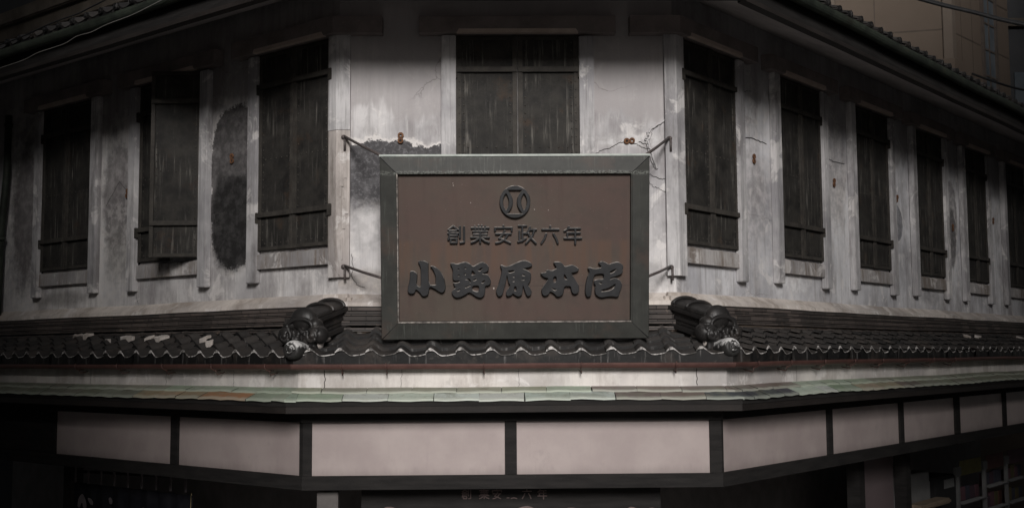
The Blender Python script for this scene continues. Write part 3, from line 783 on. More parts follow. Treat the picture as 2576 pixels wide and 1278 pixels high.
# hip ridges over the two corners
def hip(corner, ang, half):
    """local frame: origin at the wall corner, -y runs out along the hip"""
    M = Matrix.Translation(Vector((corner[0], corner[1], 0)) - ROOT) @ Matrix.Rotation(ang, 4, 'Z')
    bm = bmesh.new()
    def zt(y): return 4.155 + y * 0.22            # y is negative outward
    def strip(prof, y0, y1, mi=0):
        a = [bm.verts.new((x, y0, zt(y0) + z)) for x, z in prof]; b = [bm.verts.new((x, y1, zt(y1) + z)) for x, z in prof]
        n = len(prof)
        for i in range(n): bm.faces.new((a[i], a[(i + 1) % n], b[(i + 1) % n], b[i])).material_index = mi
        bm.faces.new(a); bm.faces.new(b)
    y0, y1 = -0.02, -0.60
    arc = [(0.125 * math.cos(math.pi * k / 12), 0.052 * math.sin(math.pi * k / 12)) for k in range(13)]
    strip([(0.125, -0.014)] + arc + [(-0.125, -0.014)], y0, y1)
    for i, (w, z0, z1) in enumerate(((0.145, -0.050, -0.018), (0.120, -0.088, -0.054), (0.125, -0.124, -0.092), (0.118, -0.160, -0.128), (0.165, -0.200, -0.166), (0.12, -0.40, -0.204))):
        strip([(w, z0), (w, z1), (-w, z1), (-w, z0)], y0, y1, 0)
    for yb in (-0.14, -0.34):                      # raised bands of the rounded cover tiles
        pts = [(0.135 * math.cos(math.pi * k / 14), yb, zt(yb) + 0.004 + 0.062 * math.sin(math.pi * k / 14)) for k in range(15)]
        tube(bm, pts, 0.015, 8)
    for f in bm.faces: f.smooth = True
    h = mesh_obj('hip_ridge', bm, M_TILE, low, mat4=M, smooth=True, angle=35)
    # plaster cap where the ridge meets the wall
    bm = bmesh.new(); box(bm, -0.155, 0.155, -0.085, 0.02, zt(0) - 0.05, zt(0) + 0.085, bev=0.035)
    mesh_obj('mortar_cap', bm, M_LEDGE, low, mat4=M)
    # ridge-end ornament: cloud scrolls round a hollow
    bm = bmesh.new()
    ellipsoid(bm, (0, 0.010, 0.225), 0.122, 0.085, 0.105, 24, 16)
    ellipsoid(bm, (0, 0.030, 0.12), 0.16, 0.050, 0.12, 24, 16)
    for s in (-1, 1):
        ellipsoid(bm, (s * 0.120, 0.0, 0.180), 0.060, 0.070, 0.055, 20, 14)
        ellipsoid(bm, (s * 0.155, 0.000, 0.095), 0.072, 0.085, 0.078, 20, 14)
        pts = []
        for k in range(20):
            a = k / 19 * 2.0 * math.pi * 1.25; r = 0.060 * (1 - 0.55 * k / 19)
            pts.append((s * (0.128 + r * math.cos(a + 0.6)), -0.075 - 0.010 * k / 19, 0.085 + r * math.sin(a + 0.6)))
        tube(bm, pts, 0.017, 8)
        ellipsoid(bm, (s * 0.128, -0.092, 0.085), 0.024, 0.020, 0.024, 14, 10)
        ellipsoid(bm, (s * 0.05, -0.035, 0.055), 0.038, 0.035, 0.035, 14, 10)
    pts = [(0.118 * math.cos(math.pi * (k / 16) * 1.0), -0.070, 0.165 + 0.060 * math.sin(math.pi * k / 16)) for k in range(17)]
    tube(bm, pts, 0.016, 8)
    for s in (-1, 1): tube(bm, [(s * 0.118, -0.070, 0.165), (s * 0.095, -0.072, 0.145), (s * 0.125, -0.078, 0.128), (s * 0.155, -0.06, 0.14)], 0.015, 8)
    for c in ((0, -0.030, 0.125), (0.03, -0.028, 0.10), (-0.03, -0.028, 0.10), (0.018, -0.03, 0.15), (-0.018, -0.03, 0.15)): ellipsoid(bm, c, 0.018, 0.022, 0.026, 10, 8)
    box(bm, 0.055, 0.125, -0.03, 0.04, -0.06, 0.05, bev=0.012); box(bm, -0.125, -0.055, -0.03, 0.04, -0.06, 0.05, bev=0.012)
    orn = mesh_obj('ridge_end_ornament', bm, M_TILE, low, mat4=M @ Matrix.Translation((0, -0.62, 3.775)), smooth=True)
    md = orn.modifiers.new('blend', 'REMESH'); md.mode = 'VOXEL'; md.voxel_size = 0.0065; md.use_smooth_shade = True
    # round end tile at the foot of the hip
    bm = bmesh.new()
    t = bmesh.new()
    prof = [(0.0, -0.050), (0.022, -0.050), (0.030, -0.040), (0.050, -0.034), (0.060, -0.036), (0.074, -0.020), (0.084, 0.005), (0.087, 0.035), (0.085, 0.07), (0.080, 0.19)]
    n = 28; rings = []
    for (r, y) in prof:
        rings.append([t.verts.new((r * math.cos(2 * math.pi * k / n), y, r * math.sin(2 * math.pi * k / n))) for k in range(n)] if r > 0 else [t.verts.new((0, y, 0))])
    for a, b in zip(rings, rings[1:]):
        for k in range(n):
            if len(a) == 1: t.faces.new((a[0], b[k], b[(k + 1) % n]))
            else: t.faces.new((a[k], a[(k + 1) % n], b[(k + 1) % n], b[k]))
    for k in range(3):                            # three commas on the disc
        a = k * 2.1
        for q in range(5):
            rr = 0.034 - q * 0.002; aa = a + q * 0.30
            ellipsoid(t, (rr * math.cos(aa), -0.042, rr * math.sin(aa)), 0.013 - q * .002, 0.010, 0.013 - q * .002, 8, 6)
    merge(bm, t)
    mesh_obj('end_tile', bm, M_LIMED, low, mat4=M @ Matrix.Translation((0, -0.80, 3.742)) @ Matrix.Rotation(R(-6), 4, 'X'), smooth=True)
    # loose pale mortar beside the ornament
    bm = bmesh.new(); ellipsoid(bm, (0.135 if half > 0 else -0.12, -0.50, 3.845), 0.030, 0.11, 0.035, 12, 8); ellipsoid(bm, (0.14 if half > 0 else -0.125, -0.58, 3.80), 0.022, 0.05, 0.05, 10, 8)
    mesh_obj('mortar_patch', bm, M_LEDGE, low, mat4=M, smooth=True)
hip(CL, R(-19), 1)
hip(CR, R(25.75), -1)

# pale broken mortar lying on the tiles
for side, x, n, w, d in (('L', -3.80, 0.27, .11, .03), ('L', -3.62, 0.27, .11, .03), ('L', -2.98, 0.42, .06, .02), ('L', -2.72, 0.36, .14, .025), ('L', -2.30, 0.38, .07, .05),
                         ('L', -2.12, 0.37, .12, .04), ('L', -1.35, 0.42, .08, .05), ('L', -1.15, 0.52, .06, .03), ('R', 6.62, 0.36, .10, .05), ('R', 7.05, 0.36, .10, .04), ('R', 8.9, 0.36, .12, .05)):
    bm = bmesh.new(); F = FACS[side]
    pts = []
    for k in range(9):
        a = 2 * math.pi * k / 9; r = rnd.uniform(.65, 1.1)
        pts.append((x + w * r * math.cos(a), n + d * r * math.sin(a)))
    top = [bm.verts.new(F.pt(px, pn, zroof(pn) + 0.078 + rnd.uniform(-.006, .006))) for px, pn in pts]
    bot = [bm.verts.new(F.pt(px, pn, zroof(pn) + 0.03)) for px, pn in pts]
    bm.faces.new(top)
    for k in range(9): bm.faces.new((top[k], top[(k + 1) % 9], bot[(k + 1) % 9], bot[k]))
    part('mortar_patch', bm, M_LEDGE, low)

# lower gutter with hooks
bm = bmesh.new()
g = [(0.745 + 0.036 * math.cos(a) , 3.622 + 0.046 * math.sin(a)) for a in [math.pi * (1 + k / 10) for k in range(11)]]
gi = [(0.745 + 0.032 * math.cos(a), 3.624 + 0.041 * math.sin(a)) for a in [math.pi * (2 - k / 10) for k in range(11)]]
sweep(bm, g + gi, wobble=0.007, seg=0.4)
part('gutter', bm, M_GUTTER, low)
def hook_mesh():
    bm = bmesh.new()
    tube(bm, [(0, -0.80, 3.630), (0, -0.803, 3.60), (0, -0.785, 3.578), (0, -0.755, 3.570), (0, -0.70, 3.572)], 0.0045, 6)
    tube(bm, [(0, -0.755, 3.572), (0.004, -0.74, 3.535), (-0.01, -0.56, 3.575)], 0.0045, 6)
    return finish('gutter_hook', bm, M_GUTTER)
HOOK = hook_mesh()
for F, xs in ((FC, (0.135, 0.502, 1.307, 2.114, 2.90)), (FL, (-0.02, -0.75, -1.48, -2.22, -2.95)), (FR, (0.0, 0.62, 1.32, 2.0, 2.7, 3.43, 4.15, 4.85))):
    for x in xs:
        p = F.pt(x, 0, 0) - ROOT; p.z = 0
        link_obj('gutter_hook', HOOK, low, p, F.a)

# ================================================================== WHITE BAND AND COPPER AWNING
bm = bmesh.new()
sweep(bm, [(0.40, 3.42), (0.655, 3.42), (0.655, 3.59), (0.40, 3.59)], wobble=0.004, seg=0.4)
for F, x in ((FC, 0.62), (FC, 1.60), (FL, -0.62), (FL, -1.62), (FL, -2.9), (FR, 1.0), (FC, WID + 0.05), (FC, -0.02)):
    tube(bm, [F.pt(x + rnd.uniform(-.008, .008), 0.6555, 3.43 + 0.015 * k) for k in range(11)], 0.0016 if x not in (WID + .05, -.02) else 0.0035, 5, 1)
part('plaster_band', bm, [M_BAND, M_CRACK], shop)

bm = bmesh.new()
shl = bm.loops.layers.float_color.new('sheet'); uvl = bm.loops.layers.uv.new('UVMap')
PALE, OLIVE, BROWN, SLATE, RUSTC, GREENGR, TAN = (0.44, 0.485, 0.435), (0.215, 0.22, 0.17), (0.155, 0.125, 0.11), (0.055, 0.058, 0.068), (0.38, 0.19, 0.10), (0.27, 0.33, 0.25), (0.30, 0.25, 0.18)
def sheet_colour(side, row, x):
    if side == 'C':
        if row == 0: c = OLIVE if x < 1.75 else (GREENGR if x < 2.38 else BROWN)
        else: c = PALE if x < 2.38 else (BROWN if x < 3.12 else SLATE)
        if row == 1 and x < 0.05: c = GREENGR
    elif side == 'R':
        if row == 0: c = BROWN if x < 0.75 else (GREENGR if x < 2.6 else OLIVE)
        else: c = SLATE if x < 0.62 else (PALE if x < 1.3 else (GREENGR if x < 1.9 else (TAN if x < 3.0 else (BROWN if x < 3.7 else OLIVE))))
        if row == 1 and 0.2 < x < 0.45: c = (0.22, 0.21, 0.21)
    else:
        s = -x
        if row == 0: c = GREENGR if s < 1.6 else OLIVE
        else: c = GREENGR if s < 0.1 else (RUSTC if s < 1.0 else ((0.36, 0.27, 0.17) if s < 1.9 else OLIVE))
    j = rnd.uniform(0.86, 1.14)
    return [min(1, k * j * rnd.uniform(0.96, 1.04)) for k in c]
for row, (nb, zb, nf, zf) in enumerate(((0.650, 3.430, 0.760, 3.396), (0.730, 3.392, 0.872, 3.336))):
    for side, ph in (('L', 0.15), ('C', 0.151 - 0.1865 * (1 - row)), ('R', 0.05)):
        F = FACS[side]; w = 0.3727 if side == 'C' else (0.33 if side == 'L' else 0.275)
        lo, hi = xlim(side, nf)
        k = math.floor((lo - ph) / w)
        while ph + k * w < hi:
            xa, xb = ph + k * w, ph + (k + 1) * w; k += 1
            col = sheet_colour(side, row, (xa + xb) / 2)
            gap = 0.0022; dz = rnd.uniform(-.003, .003)
            sx = rnd.uniform(-.004, .004)
            def cl(x, n): l, h = xlim(side, n); return min(max(x, l), h)
            n_sub = 4; grid = []
            for i in range(n_sub + 1):
                x = xa + gap + (xb - xa - 2 * gap) * i / n_sub
                b0 = F.pt(cl(x, nb), nb, zb); f0 = F.pt(cl(x + sx, nf), nf, zf + dz + 0.004 * math.sin(i / n_sub * 6.3 + k))
                e0 = f0 - Vector((0, 0, 0.015)); r0 = e0 - F.n * 0.01
                for q in (b0, f0, e0, r0): q.z += wob(q, 0.010)
                grid.append([bm.verts.new(q) for q in (b0, f0, e0, r0)])
            for a, b in zip(grid, grid[1:]):
                if (a[0].co - b[0].co).length < 1e-5 and (a[1].co - b[1].co).length < 1e-5: continue
                for j in range(3):
                    f = bm.faces.new((a[j], b[j], b[j + 1], a[j + 1]))
                    for lp, vv in zip(f.loops, (0 if j == 0 else 1, 0 if j == 0 else 1, 1, 1)):
                        lp[shl] = (*col, 1); lp[uvl].uv = (0, vv)
bmesh.ops.delete(bm, geom=[v for v in bm.verts if not v.link_faces], context='VERTS')
awn = part('copper_awning', bm, M_COPPER, shop)
awn['label'] = 'narrow awning of green and brown copper sheets'
bm = bmesh.new()
sweep(bm, [(0.45, 3.425), (0.85, 3.318), (0.85, 3.28), (0.45, 3.28)], wobble=0.004)
part('awning_deck', bm, M_WOOD, awn)
bm = bmesh.new()
sweep(bm, [(0.80, 3.225), (0.845, 3.225), (0.845, 3.3175), (0.80, 3.3175)], wobble=0.003)
part('fascia_board', bm, M_WOOD_BROWN, awn)
bm = bmesh.new()
sweep(bm, [(0.40, 3.262), (0.81, 3.262), (0.81, 3.279), (0.40, 3.279)])
part('soffit', bm, M_WOOD, awn)

# ---- white panels in their dark timber frame
PAN = (('C', ((-0.137, 1.48), (1.58, 3.206))), ('L', ((-1.558, 0.165), (-3.696, -1.67))),
       ('R', ((-0.235, 1.845), (1.954, 3.691), (3.806, 5.452), (5.62, 7.316), (7.452, 9.10), (9.24, 10.9))))
for side, spans in PAN:
    F = FACS[side]
    for a, b in spans:
        bm = bmesh.new(); fbox(bm, F, a, b, 0.50, 0.545, 2.685, 3.165, 0.003)
        part('sign_panel', bm, M_MILK, shop)
bm = bmesh.new()
sweep(bm, [(0.44, 3.14), (0.60, 3.14), (0.60, 3.26), (0.44, 3.26)])
sweep(bm, [(0.44, 2.58), (0.585, 2.58), (0.585, 2.6945), (0.44, 2.6945)])
sweep(bm, [(0.42, 2.60), (0.495, 2.60), (0.495, 3.20), (0.42, 3.20)])
for F, xs in ((FC, ((1.48, 1.58),)), (FL, ((-1.67, -1.558), (-3.80, -3.696))), (FR, ((1.845, 1.954), (3.691, 3.806), (5.452, 5.62), (7.316, 7.452), (9.10, 9.24), (10.9, 11.05)))):
    for a, b in xs: fbox(bm, F, a, b, 0.496, 0.568, 2.696, 3.139, 0.004)
sweep(bm, [(0.496, 2.696), (0.575, 2.696), (0.575, 3.139), (0.496, 3.139)], path=(('L', 0.165, None), ('C', None, -0.137)), caps=True)
sweep(bm, [(0.496, 2.696), (0.575, 2.696), (0.575, 3.139), (0.496, 3.139)], path=(('C', 3.206, None), ('R', None, -0.235)), caps=True)
fbox(bm, FL, XL_END, -3.80, 0.496, 0.56, 2.696, 3.139)
part('panel_frame', bm, M_WOOD, shop)

# ---- shop front below, deep in shade
bm = bmesh.new()
sweep(bm, [(-1.6, 2.62), (0.44, 2.62), (0.44, 2.66), (-1.6, 2.66)])
sweep(bm, [(-1.7, 0.13), (-1.6, 0.13), (-1.6, 2.62), (-1.7, 2.62)])
part('shop_front', bm, flat('dim_shop_boards', (0.20, 0.185, 0.18)), shop)
bm = bmesh.new()
for F, xs in ((FC, (-0.14, 3.18)), (FL, (-3.98,)), (FR, (3.2, 4.68))):
    for x in xs:
        fbox(bm, F, x - 0.07, x + 0.07, 0.28, 0.44, 0.13, 2.579, 0.006)
# one pale post left of the entrance, dark ones elsewhere
bm.free()
bm = bmesh.new(); fbox(bm, FC, -0.105, 0.072, 0.36, 0.47, 0.13, 2.555, 0.008)
part('post', bm, flat('grey_post', (0.115, 0.105, 0.10)), shop)['label'] = 'pale grey post'
for F, x in ((FL, -3.98), (FR, 4.70), (FR, 3.36)):
    bm = bmesh.new(); fbox(bm, F, x - 0.075, x + 0.075, 0.10, 0.25, 0.13, 2.619, 0.006)
    part('post', bm, M_WOOD, shop)
bm = bmesh.new(); fbox(bm, FR, 3.44, 4.545, 0.10, 0.125, 0.16, 2.50, 0.004)
part('glazed_door', bm, M_PINK, shop)['label'] = 'frosted pinkish door pane'
bm = bmesh.new(); tube(bm, [FL.pt(-1.838, 0.2, 2.38), FL.pt(-1.838, 0.2, 0.14)], 0.006, 6)
part('brass_rail', bm, flat('brass', (0.45, 0.36, 0.20), 0.4), shop)

# ---- rear downpipe on the left
bm = bmesh.new()
P = [FL.pt(-5.77, 0.09, 6.62), FL.pt(-5.78, 0.09, 5.9), FL.pt(-5.88, 0.09, 5.2), FL.pt(-5.90, 0.09, 4.20)]
tube(bm, P, 0.042, 12)
for z in (5.12, 6.5): tube(bm, [FL.pt(-5.86 if z < 6 else -5.772, 0.09, z - .02), FL.pt(-5.86 if z < 6 else -5.772, 0.09, z + .02)], 0.052, 12)
part('downpipe', bm, M_GREEN, shop)

# ================================================================== UPPER ROOF
DN = {'L': 0.14, 'C': 0.06, 'R': 0.0}
def zup(n): return 6.905 + (1.02 - n) * 0.44
rows_u = []
N_U = [1.02 - 0.235 * k for k in range(9)][::-1]
for a, b in zip(N_U, N_U[1:]): rows_u.append((a - 0.04, zup(a) + 0.012, b, zup(b)))
bm = bmesh.new()
tiles(bm, 'L', rows_u, -0.07, 0.022, 0.05, M=10, dn=DN['L'], knob=0.036, jit=0.006)
tiles(bm, 'C', rows_u, 0.075, 0.022, 0.05, M=6, dn=DN['C'], knob=0.036, jit=0.006)
tiles(bm, 'R', rows_u, 0.06, 0.022, 0.05, M=10, dn=DN['R'], knob=0.040, jit=0.006)
sweep(bm, [(0.99, zup(.99) - 0.02), (-0.9, zup(-.9) - 0.02), (-0.9, zup(-.9) - 0.08), (0.96, zup(.96) - 0.10)], dn=DN)
up = part('upper_roof', bm, [M_TILE, M_TILE_EAVE, M_TILE], shop)
up['label'] = 'dark tiled main roof with wide eaves'
bm = bmesh.new()
g = [(1.045 + 0.058 * math.cos(a), 6.862 + 0.075 * math.sin(a)) for a in [math.pi * (1 + k / 10) for k in range(11)]]
gi = [(1.045 + 0.052 * math.cos(a), 6.864 + 0.068 * math.sin(a)) for a in [math.pi * (2 - k / 10) for k in range(11)]]
sweep(bm, g + gi, wobble=0.010, seg=0.4, dn=DN)
part('gutter', bm, M_GREEN, up)
bm = bmesh.new()
sweep(bm, [(0.93, 6.665), (0.975, 6.665), (0.975, 6.85), (0.93, 6.85)], wobble=0.006, dn=DN)
part('fascia_board', bm, M_WOOD, up)
bm = bmesh.new()
sweep(bm, [(0.90, 6.625), (0.985, 6.625), (0.985, 6.664), (0.90, 6.664)], wobble=0.006, dn=DN)
part('eave_batten', bm, M_WOOD_BROWN, up)
bm = bmesh.new()
sweep(bm, [(0.93, 6.68), (-0.05, 7.04), (-0.05, 7.07), (0.93, 6.71)], dn=DN)
part('soffit', bm, M_WOOD_GREY, up)

# ================================================================== THE BIG SIGNBOARD
TILT = math.atan2(0.23, 1.52)
SW, SH = 2.26, 1.537
up_v = (Vector((0, 0, 1)) * math.cos(TILT) + FC.n * math.sin(TILT)); nrm = (FC.n * math.cos(TILT) - Vector((0, 0, 1)) * math.sin(TILT))
o = FC.pt(1.575, 0.57, 3.825)
MS = Matrix(((FC.u.x, up_v.x, nrm.x, o.x), (FC.u.y, up_v.y, nrm.y, o.y), (FC.u.z, up_v.z, nrm.z, o.z), (0, 0, 0, 1)))
sign = empty('signboard', o, mat4=MS)
tag(sign, 'large framed brown copper signboard with round crest and raised letters above the corner roof', 'signboard')
def sx(px): return (px - 1409.0) * 0.003079
def sy(py): return (929.0 - py) * 0.003086
X0, X1, Y0, Y1 = sx(1091), sx(1724), sy(879), sy(479)
FW = ((-SW / 2, SW / 2, 0.0, SH), (X0, X1, Y0, Y1))
def frame_mesh():
    bm = bmesh.new()
    def ring(dx, z):          # dx 0 outer .. 1 inner
        a, b = FW
        return [bm.verts.new((a[i] + (b[i] - a[i]) * dx, a[j] + (b[j] - a[j]) * dx, z)) for i, j in ((0, 2), (1, 2), (1, 3), (0, 3))]
    rs = [ring(0.0, -0.085), ring(0.0, 0.0), ring(0.03, 0.006), ring(0.90, 0.022), ring(0.93, 0.030), ring(0.97, 0.030), ring(1.0, 0.022), ring(1.0, -0.03)]
    for r0, r1 in zip(rs, rs[1:]):
        for k in range(4):
            f = bm.faces.new((r0[k], r0[(k + 1) % 4], r1[(k + 1) % 4], r1[k]))
            if r1 is rs[6] or r1 is rs[5]: f.material_index = 2 if k in (0, 3) else 0  # highlight colour on the bottom and left inner lips only
    bm.faces.new(rs[0])
    # thin seams on the mitres
    for (xa, ya), (xb, yb) in zip(((-SW / 2, 0), (SW / 2, 0), (SW / 2, SH), (-SW / 2, SH)), ((X0, Y0), (X1, Y0), (X1, Y1), (X0, Y1))):
        tube(bm, [(xa + (xb - xa) * t, ya + (yb - ya) * t, 0.0055 + 0.0165 * t) for t in (0.03, 0.9)], 0.0035, 4, 1)
    return finish('frame', bm, [M_FRAME, M_CABLE, M_EDGE_LIT])
link_obj('frame', frame_mesh(), sign)
bm = bmesh.new(); box(bm, X0 + .001, X1 - .001, Y0 + .001, Y1 - .001, -0.045, -0.012)
box(bm, X0 + .002, X1 - .002, sy(783.5), sy(782.9), -0.0119, -0.0114, mi=1)
for px, py, rr in ((1240, 503, .0035), (1241, 509, .0045), (1350, 790, .006), (1462, 575, .003), (1500, 577, .003), (1288, 556, .003), (1412, 735, .003)):
    ellipsoid(bm, (sx(px), sy(py), -0.012), rr, rr * 1.4, 0.0015, 8, 6, 2)
mesh_obj('panel', bm, [M_PANEL, M_CABLE, M_LEDGE], sign)
bm = bmesh.new(); box(bm, -SW / 2 - 0.004, SW / 2 + 0.004, SH + 0.0005, SH + 0.019, -0.088, 0.014, bev=0.003)  # strip coloured pale as the lit top edge of the frame
mesh_obj('top_edge_highlight', bm, M_TOP_LIT, sign)
ZP = -0.0115
# round crest
def crest_loops(s=1.0):
    cx, cy = sx(1210 + 1280 / 6.44), sy(500 + 345 / 6.44)
    k = 0.00308 / 6.44 * s
    E = lambda rx, ry, n=48: [(cx + rx * k * math.cos(2 * math.pi * i / n), cy + ry * k * math.sin(2 * math.pi * i / n)) for i in range(n)]
    ox, oy, ix, iy = 270, 286, 208, 222
    loops = [E(ox, oy)]
    def arcx(y, side, off):          # the two inner arcs, bulging towards the middle
        t = max(0.0, 1 - (y / 225.0) ** 2)
        return side * (187 - 115 * t + off)
    inner = lambda y: ix * math.sqrt(max(0, 1 - (y / iy) ** 2))
    N = 16
    ys = [-205 + 410 * i / N for i in range(N + 1)]
    mid = [(arcx(y, -1, -38), y) for y in ys] + [(arcx(y, 1, -38), y) for y in reversed(ys)]
    loops.append([(cx + a * k, cy + b * k) for a, b in mid])
    for sd in (-1, 1):
        yl = [-140 + 280 * i / N for i in range(N + 1)]
        lens = [(arcx(y, sd, 36), y) for y in yl] + [(sd * max(abs(inner(y)), abs(arcx(y, sd, 37))), y) for y in reversed(yl)]
        loops.append([(cx + a * k, cy + b * k) for a, b in lens])
    return loops
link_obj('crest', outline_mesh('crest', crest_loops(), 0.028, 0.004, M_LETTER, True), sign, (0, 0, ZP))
# large letters, traced
BIG = [
 ((1100, 700), [[(215,400),(280,388),(350,410),(410,490),(405,620),(378,765),(490,835),(505,700),(505,330),(470,230),(425,140),(480,115),(600,120),(690,165),(715,200),(705,330),(712,770),(915,770),(890,700),(905,560),(860,420),(800,310),(750,270),(810,250),(900,290),(1000,370),(1080,480),(1130,620),(1165,790),(1165,880),(1120,960),(1060,985),(990,960),(880,880),(735,815),(715,960),(690,1040),(610,1080),(530,1070),(480,980),(365,880),(345,970),(290,1010),(200,1005),(150,960),(150,860),(190,700),(215,560)]]),
 ((1100, 700), [[(1290,195),(1360,180),(1470,215),(1580,180),(1700,152),(1790,185),(1900,285),(2010,220),(2140,158),(2210,175),(2290,240),(2330,310),(2320,390),(2260,440),(2160,470),(2200,490),(2290,487),(2340,560),(2385,680),(2375,750),(2310,800),(2230,800),(2228,900),(2215,1040),(2140,1120),(2060,1125),(1960,1080),(1870,1010),(1790,975),(1700,1040),(1600,1090),(1480,1125),(1400,1100),(1350,1040),(1320,965),(1370,900),(1440,845),(1400,810),(1380,740),(1365,705),(1440,728),(1545,690),(1540,660),(1430,670),(1360,640),(1350,500),(1365,400),(1350,330),(1305,240)],
   [(1500,335),(1535,350),(1525,375),(1500,365)], [(1680,305),(1720,315),(1710,340),(1685,335)], [(1685,465),(1715,475),(1705,500),(1685,490)], [(1500,510),(1545,510),(1530,535),(1505,535)],
   [(1880,390),(1925,430),(1970,490),(1935,500),(1870,520),(1865,450)], [(2035,385),(2130,320),(2160,335),(2140,365),(2085,410)], [(1900,640),(2010,602),(1995,632),(1920,668)],
   [(2125,712),(2205,652),(2225,668),(2165,735)], [(1465,935),(1555,880),(1555,910),(1490,942)], [(1690,835),(1800,795),(1855,770),(1820,800),(1700,858)],
   [(1890,800),(2055,795),(2060,880),(2055,945),(1985,955),(1870,905)], [(1700,628),(1780,612),(1830,640),(1838,720),(1815,700),(1790,655),(1750,632)]]),
 ((1340, 700), [[(270,255),(320,240),(400,285),(480,282),(600,235),(780,150),(920,118),(1030,150),(1110,200),(1140,260),(1120,290),(1030,320),(880,345),(960,370),(1060,430),(1105,500),(1100,620),(1060,720),(1010,790),(1070,860),(1120,960),(1100,1060),(1010,1100),(970,1050),(930,950),(900,840),(880,800),(875,960),(850,1060),(770,1105),(690,1080),(610,1010),(580,1060),(480,1095),(425,1060),(430,950),(500,860),(540,790),(490,720),(470,600),(452,520),(440,640),(410,760),(370,900),(340,1040),(270,1095),(200,1080),(150,940),(210,800),(270,600),(320,390),(290,320)],
   [(460,412),(640,388),(662,420),(520,467)], [(618,560),(662,555),(645,580)], [(612,682),(658,665),(642,692)], [(835,515),(922,500),(932,542)], [(835,652),(920,630),(912,652)], [(648,828),(706,828),(706,942),(645,942)]]),
 ((1460, 700), [[(170,465),(330,445),(325,400),(370,375),(480,405),(600,350),(600,320),(560,250),(520,195),(560,162),(680,165),(760,200),(825,300),(930,270),(1020,248),(1120,285),(1215,360),(1190,420),(1100,460),(1000,465),(1060,570),(1140,700),(1210,820),(1210,980),(1160,1030),(1080,1045),(1020,1000),(990,880),(980,825),(815,825),(800,960),(770,1060),(680,1110),(600,1100),(540,1020),(430,960),(400,1040),(300,1095),(220,1050),(190,915),(270,800),(370,650),(380,610),(280,590),(200,530)],
   [(520,572),(602,560),(602,690),(520,737)], [(805,478),(905,642),(808,632)], [(458,858),(530,890),(605,912),(570,938),(510,910)]]),
 ((1460, 700), [[(1440,340),(1500,313),(1600,355),(1700,350),(1825,322),(1770,250),(1718,215),(1790,158),(1870,163),(1950,200),(2010,247),(2110,205),(2230,173),(2310,195),(2390,270),(2405,340),(2370,380),(2392,430),(2370,500),(2200,570),(2060,605),(2050,655),(2100,622),(2180,608),(2270,635),(2330,690),(2370,800),(2350,900),(2300,1000),(2290,1090),(2230,1130),(2120,1105),(1980,1110),(1840,1140),(1740,1120),(1660,1060),(1630,960),(1640,860),(1660,820),(1600,740),(1620,670),(1700,640),(1860,638),(1875,580),(1868,490),(1640,510),(1600,600),(1570,780),(1550,960),(1540,1080),(1460,1130),(1400,1090),(1368,960),(1390,760),(1430,590),(1490,440),(1460,380)],
   [(2025,452),(2120,400),(2215,365),(2190,420),(2060,492)], [(1738,728),(1845,732),(1800,772)], [(1808,930),(1960,900),(2100,830),(2195,760),(2170,850),(2050,942),(1820,978)]])]
def big_loops(ch):
    (ox, oy), loops = ch
    out = []
    for lp in loops:
        out.append(smooth_poly([(sx(ox + x / 9.83), sy(oy + y / 9.83)) for x, y in lp], 1))
    return out
for ch in BIG:
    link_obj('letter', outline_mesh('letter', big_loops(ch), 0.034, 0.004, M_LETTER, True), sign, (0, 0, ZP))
# small letters as rounded strokes
SMALL = [
 [[(112,830),(195,768),(278,830)],[(150,848),(240,848)],[(108,890),(278,890)],[(130,850),(130,930),(108,1000)],[(130,935),(262,935)],[(262,890),(262,935)],[(150,985),(255,985),(255,1055),(150,1055),(150,985)],[(312,775),(312,965)],[(385,778),(385,1045),(320,1058)]],
 [[(570,770),(585,800)],[(640,758),(640,848)],[(695,758),(695,848)],[(760,770),(745,800)],[(520,800),(815,800)],[(580,815),(590,845)],[(750,815),(740,845)],[(545,862),(790,862)],[(555,915),(782,915)],[(510,965),(820,965)],[(666,860),(666,1055)],[(640,985),(580,1030),(515,1055)],[(692,985),(750,1030),(818,1055)]],
 [[(1075,760),(1075,800)],[(930,850),(930,800),(1222,800),(1222,850)],[(1098,855),(1050,930),(1000,985),(1100,1020),(1195,1065)],[(1160,905),(1100,1000),(1020,1050),(945,1065)],[(945,905),(1205,905)]],
 [[(1345,768),(1478,768)],[(1408,768),(1408,1030)],[(1358,860),(1358,1035)],[(1408,895),(1470,895)],[(1335,1045),(1400,1030),(1470,985)],[(1545,790),(1520,850),(1485,900)],[(1540,832),(1650,832)],[(1620,840),(1580,950),(1470,1075)],[(1515,900),(1560,980),(1645,1070)]],
 [[(1900,775),(1900,822)],[(1760,832),(2045,832)],[(1828,910),(1800,985),(1745,1072)],[(1955,910),(2000,985),(2032,1072)]],
 [[(2228,788),(2195,835),(2150,862)],[(2215,818),(2425,818)],[(2200,895),(2422,895)],[(2200,895),(2200,985)],[(2150,988),(2445,988)],[(2340,818),(2340,1085)]]]
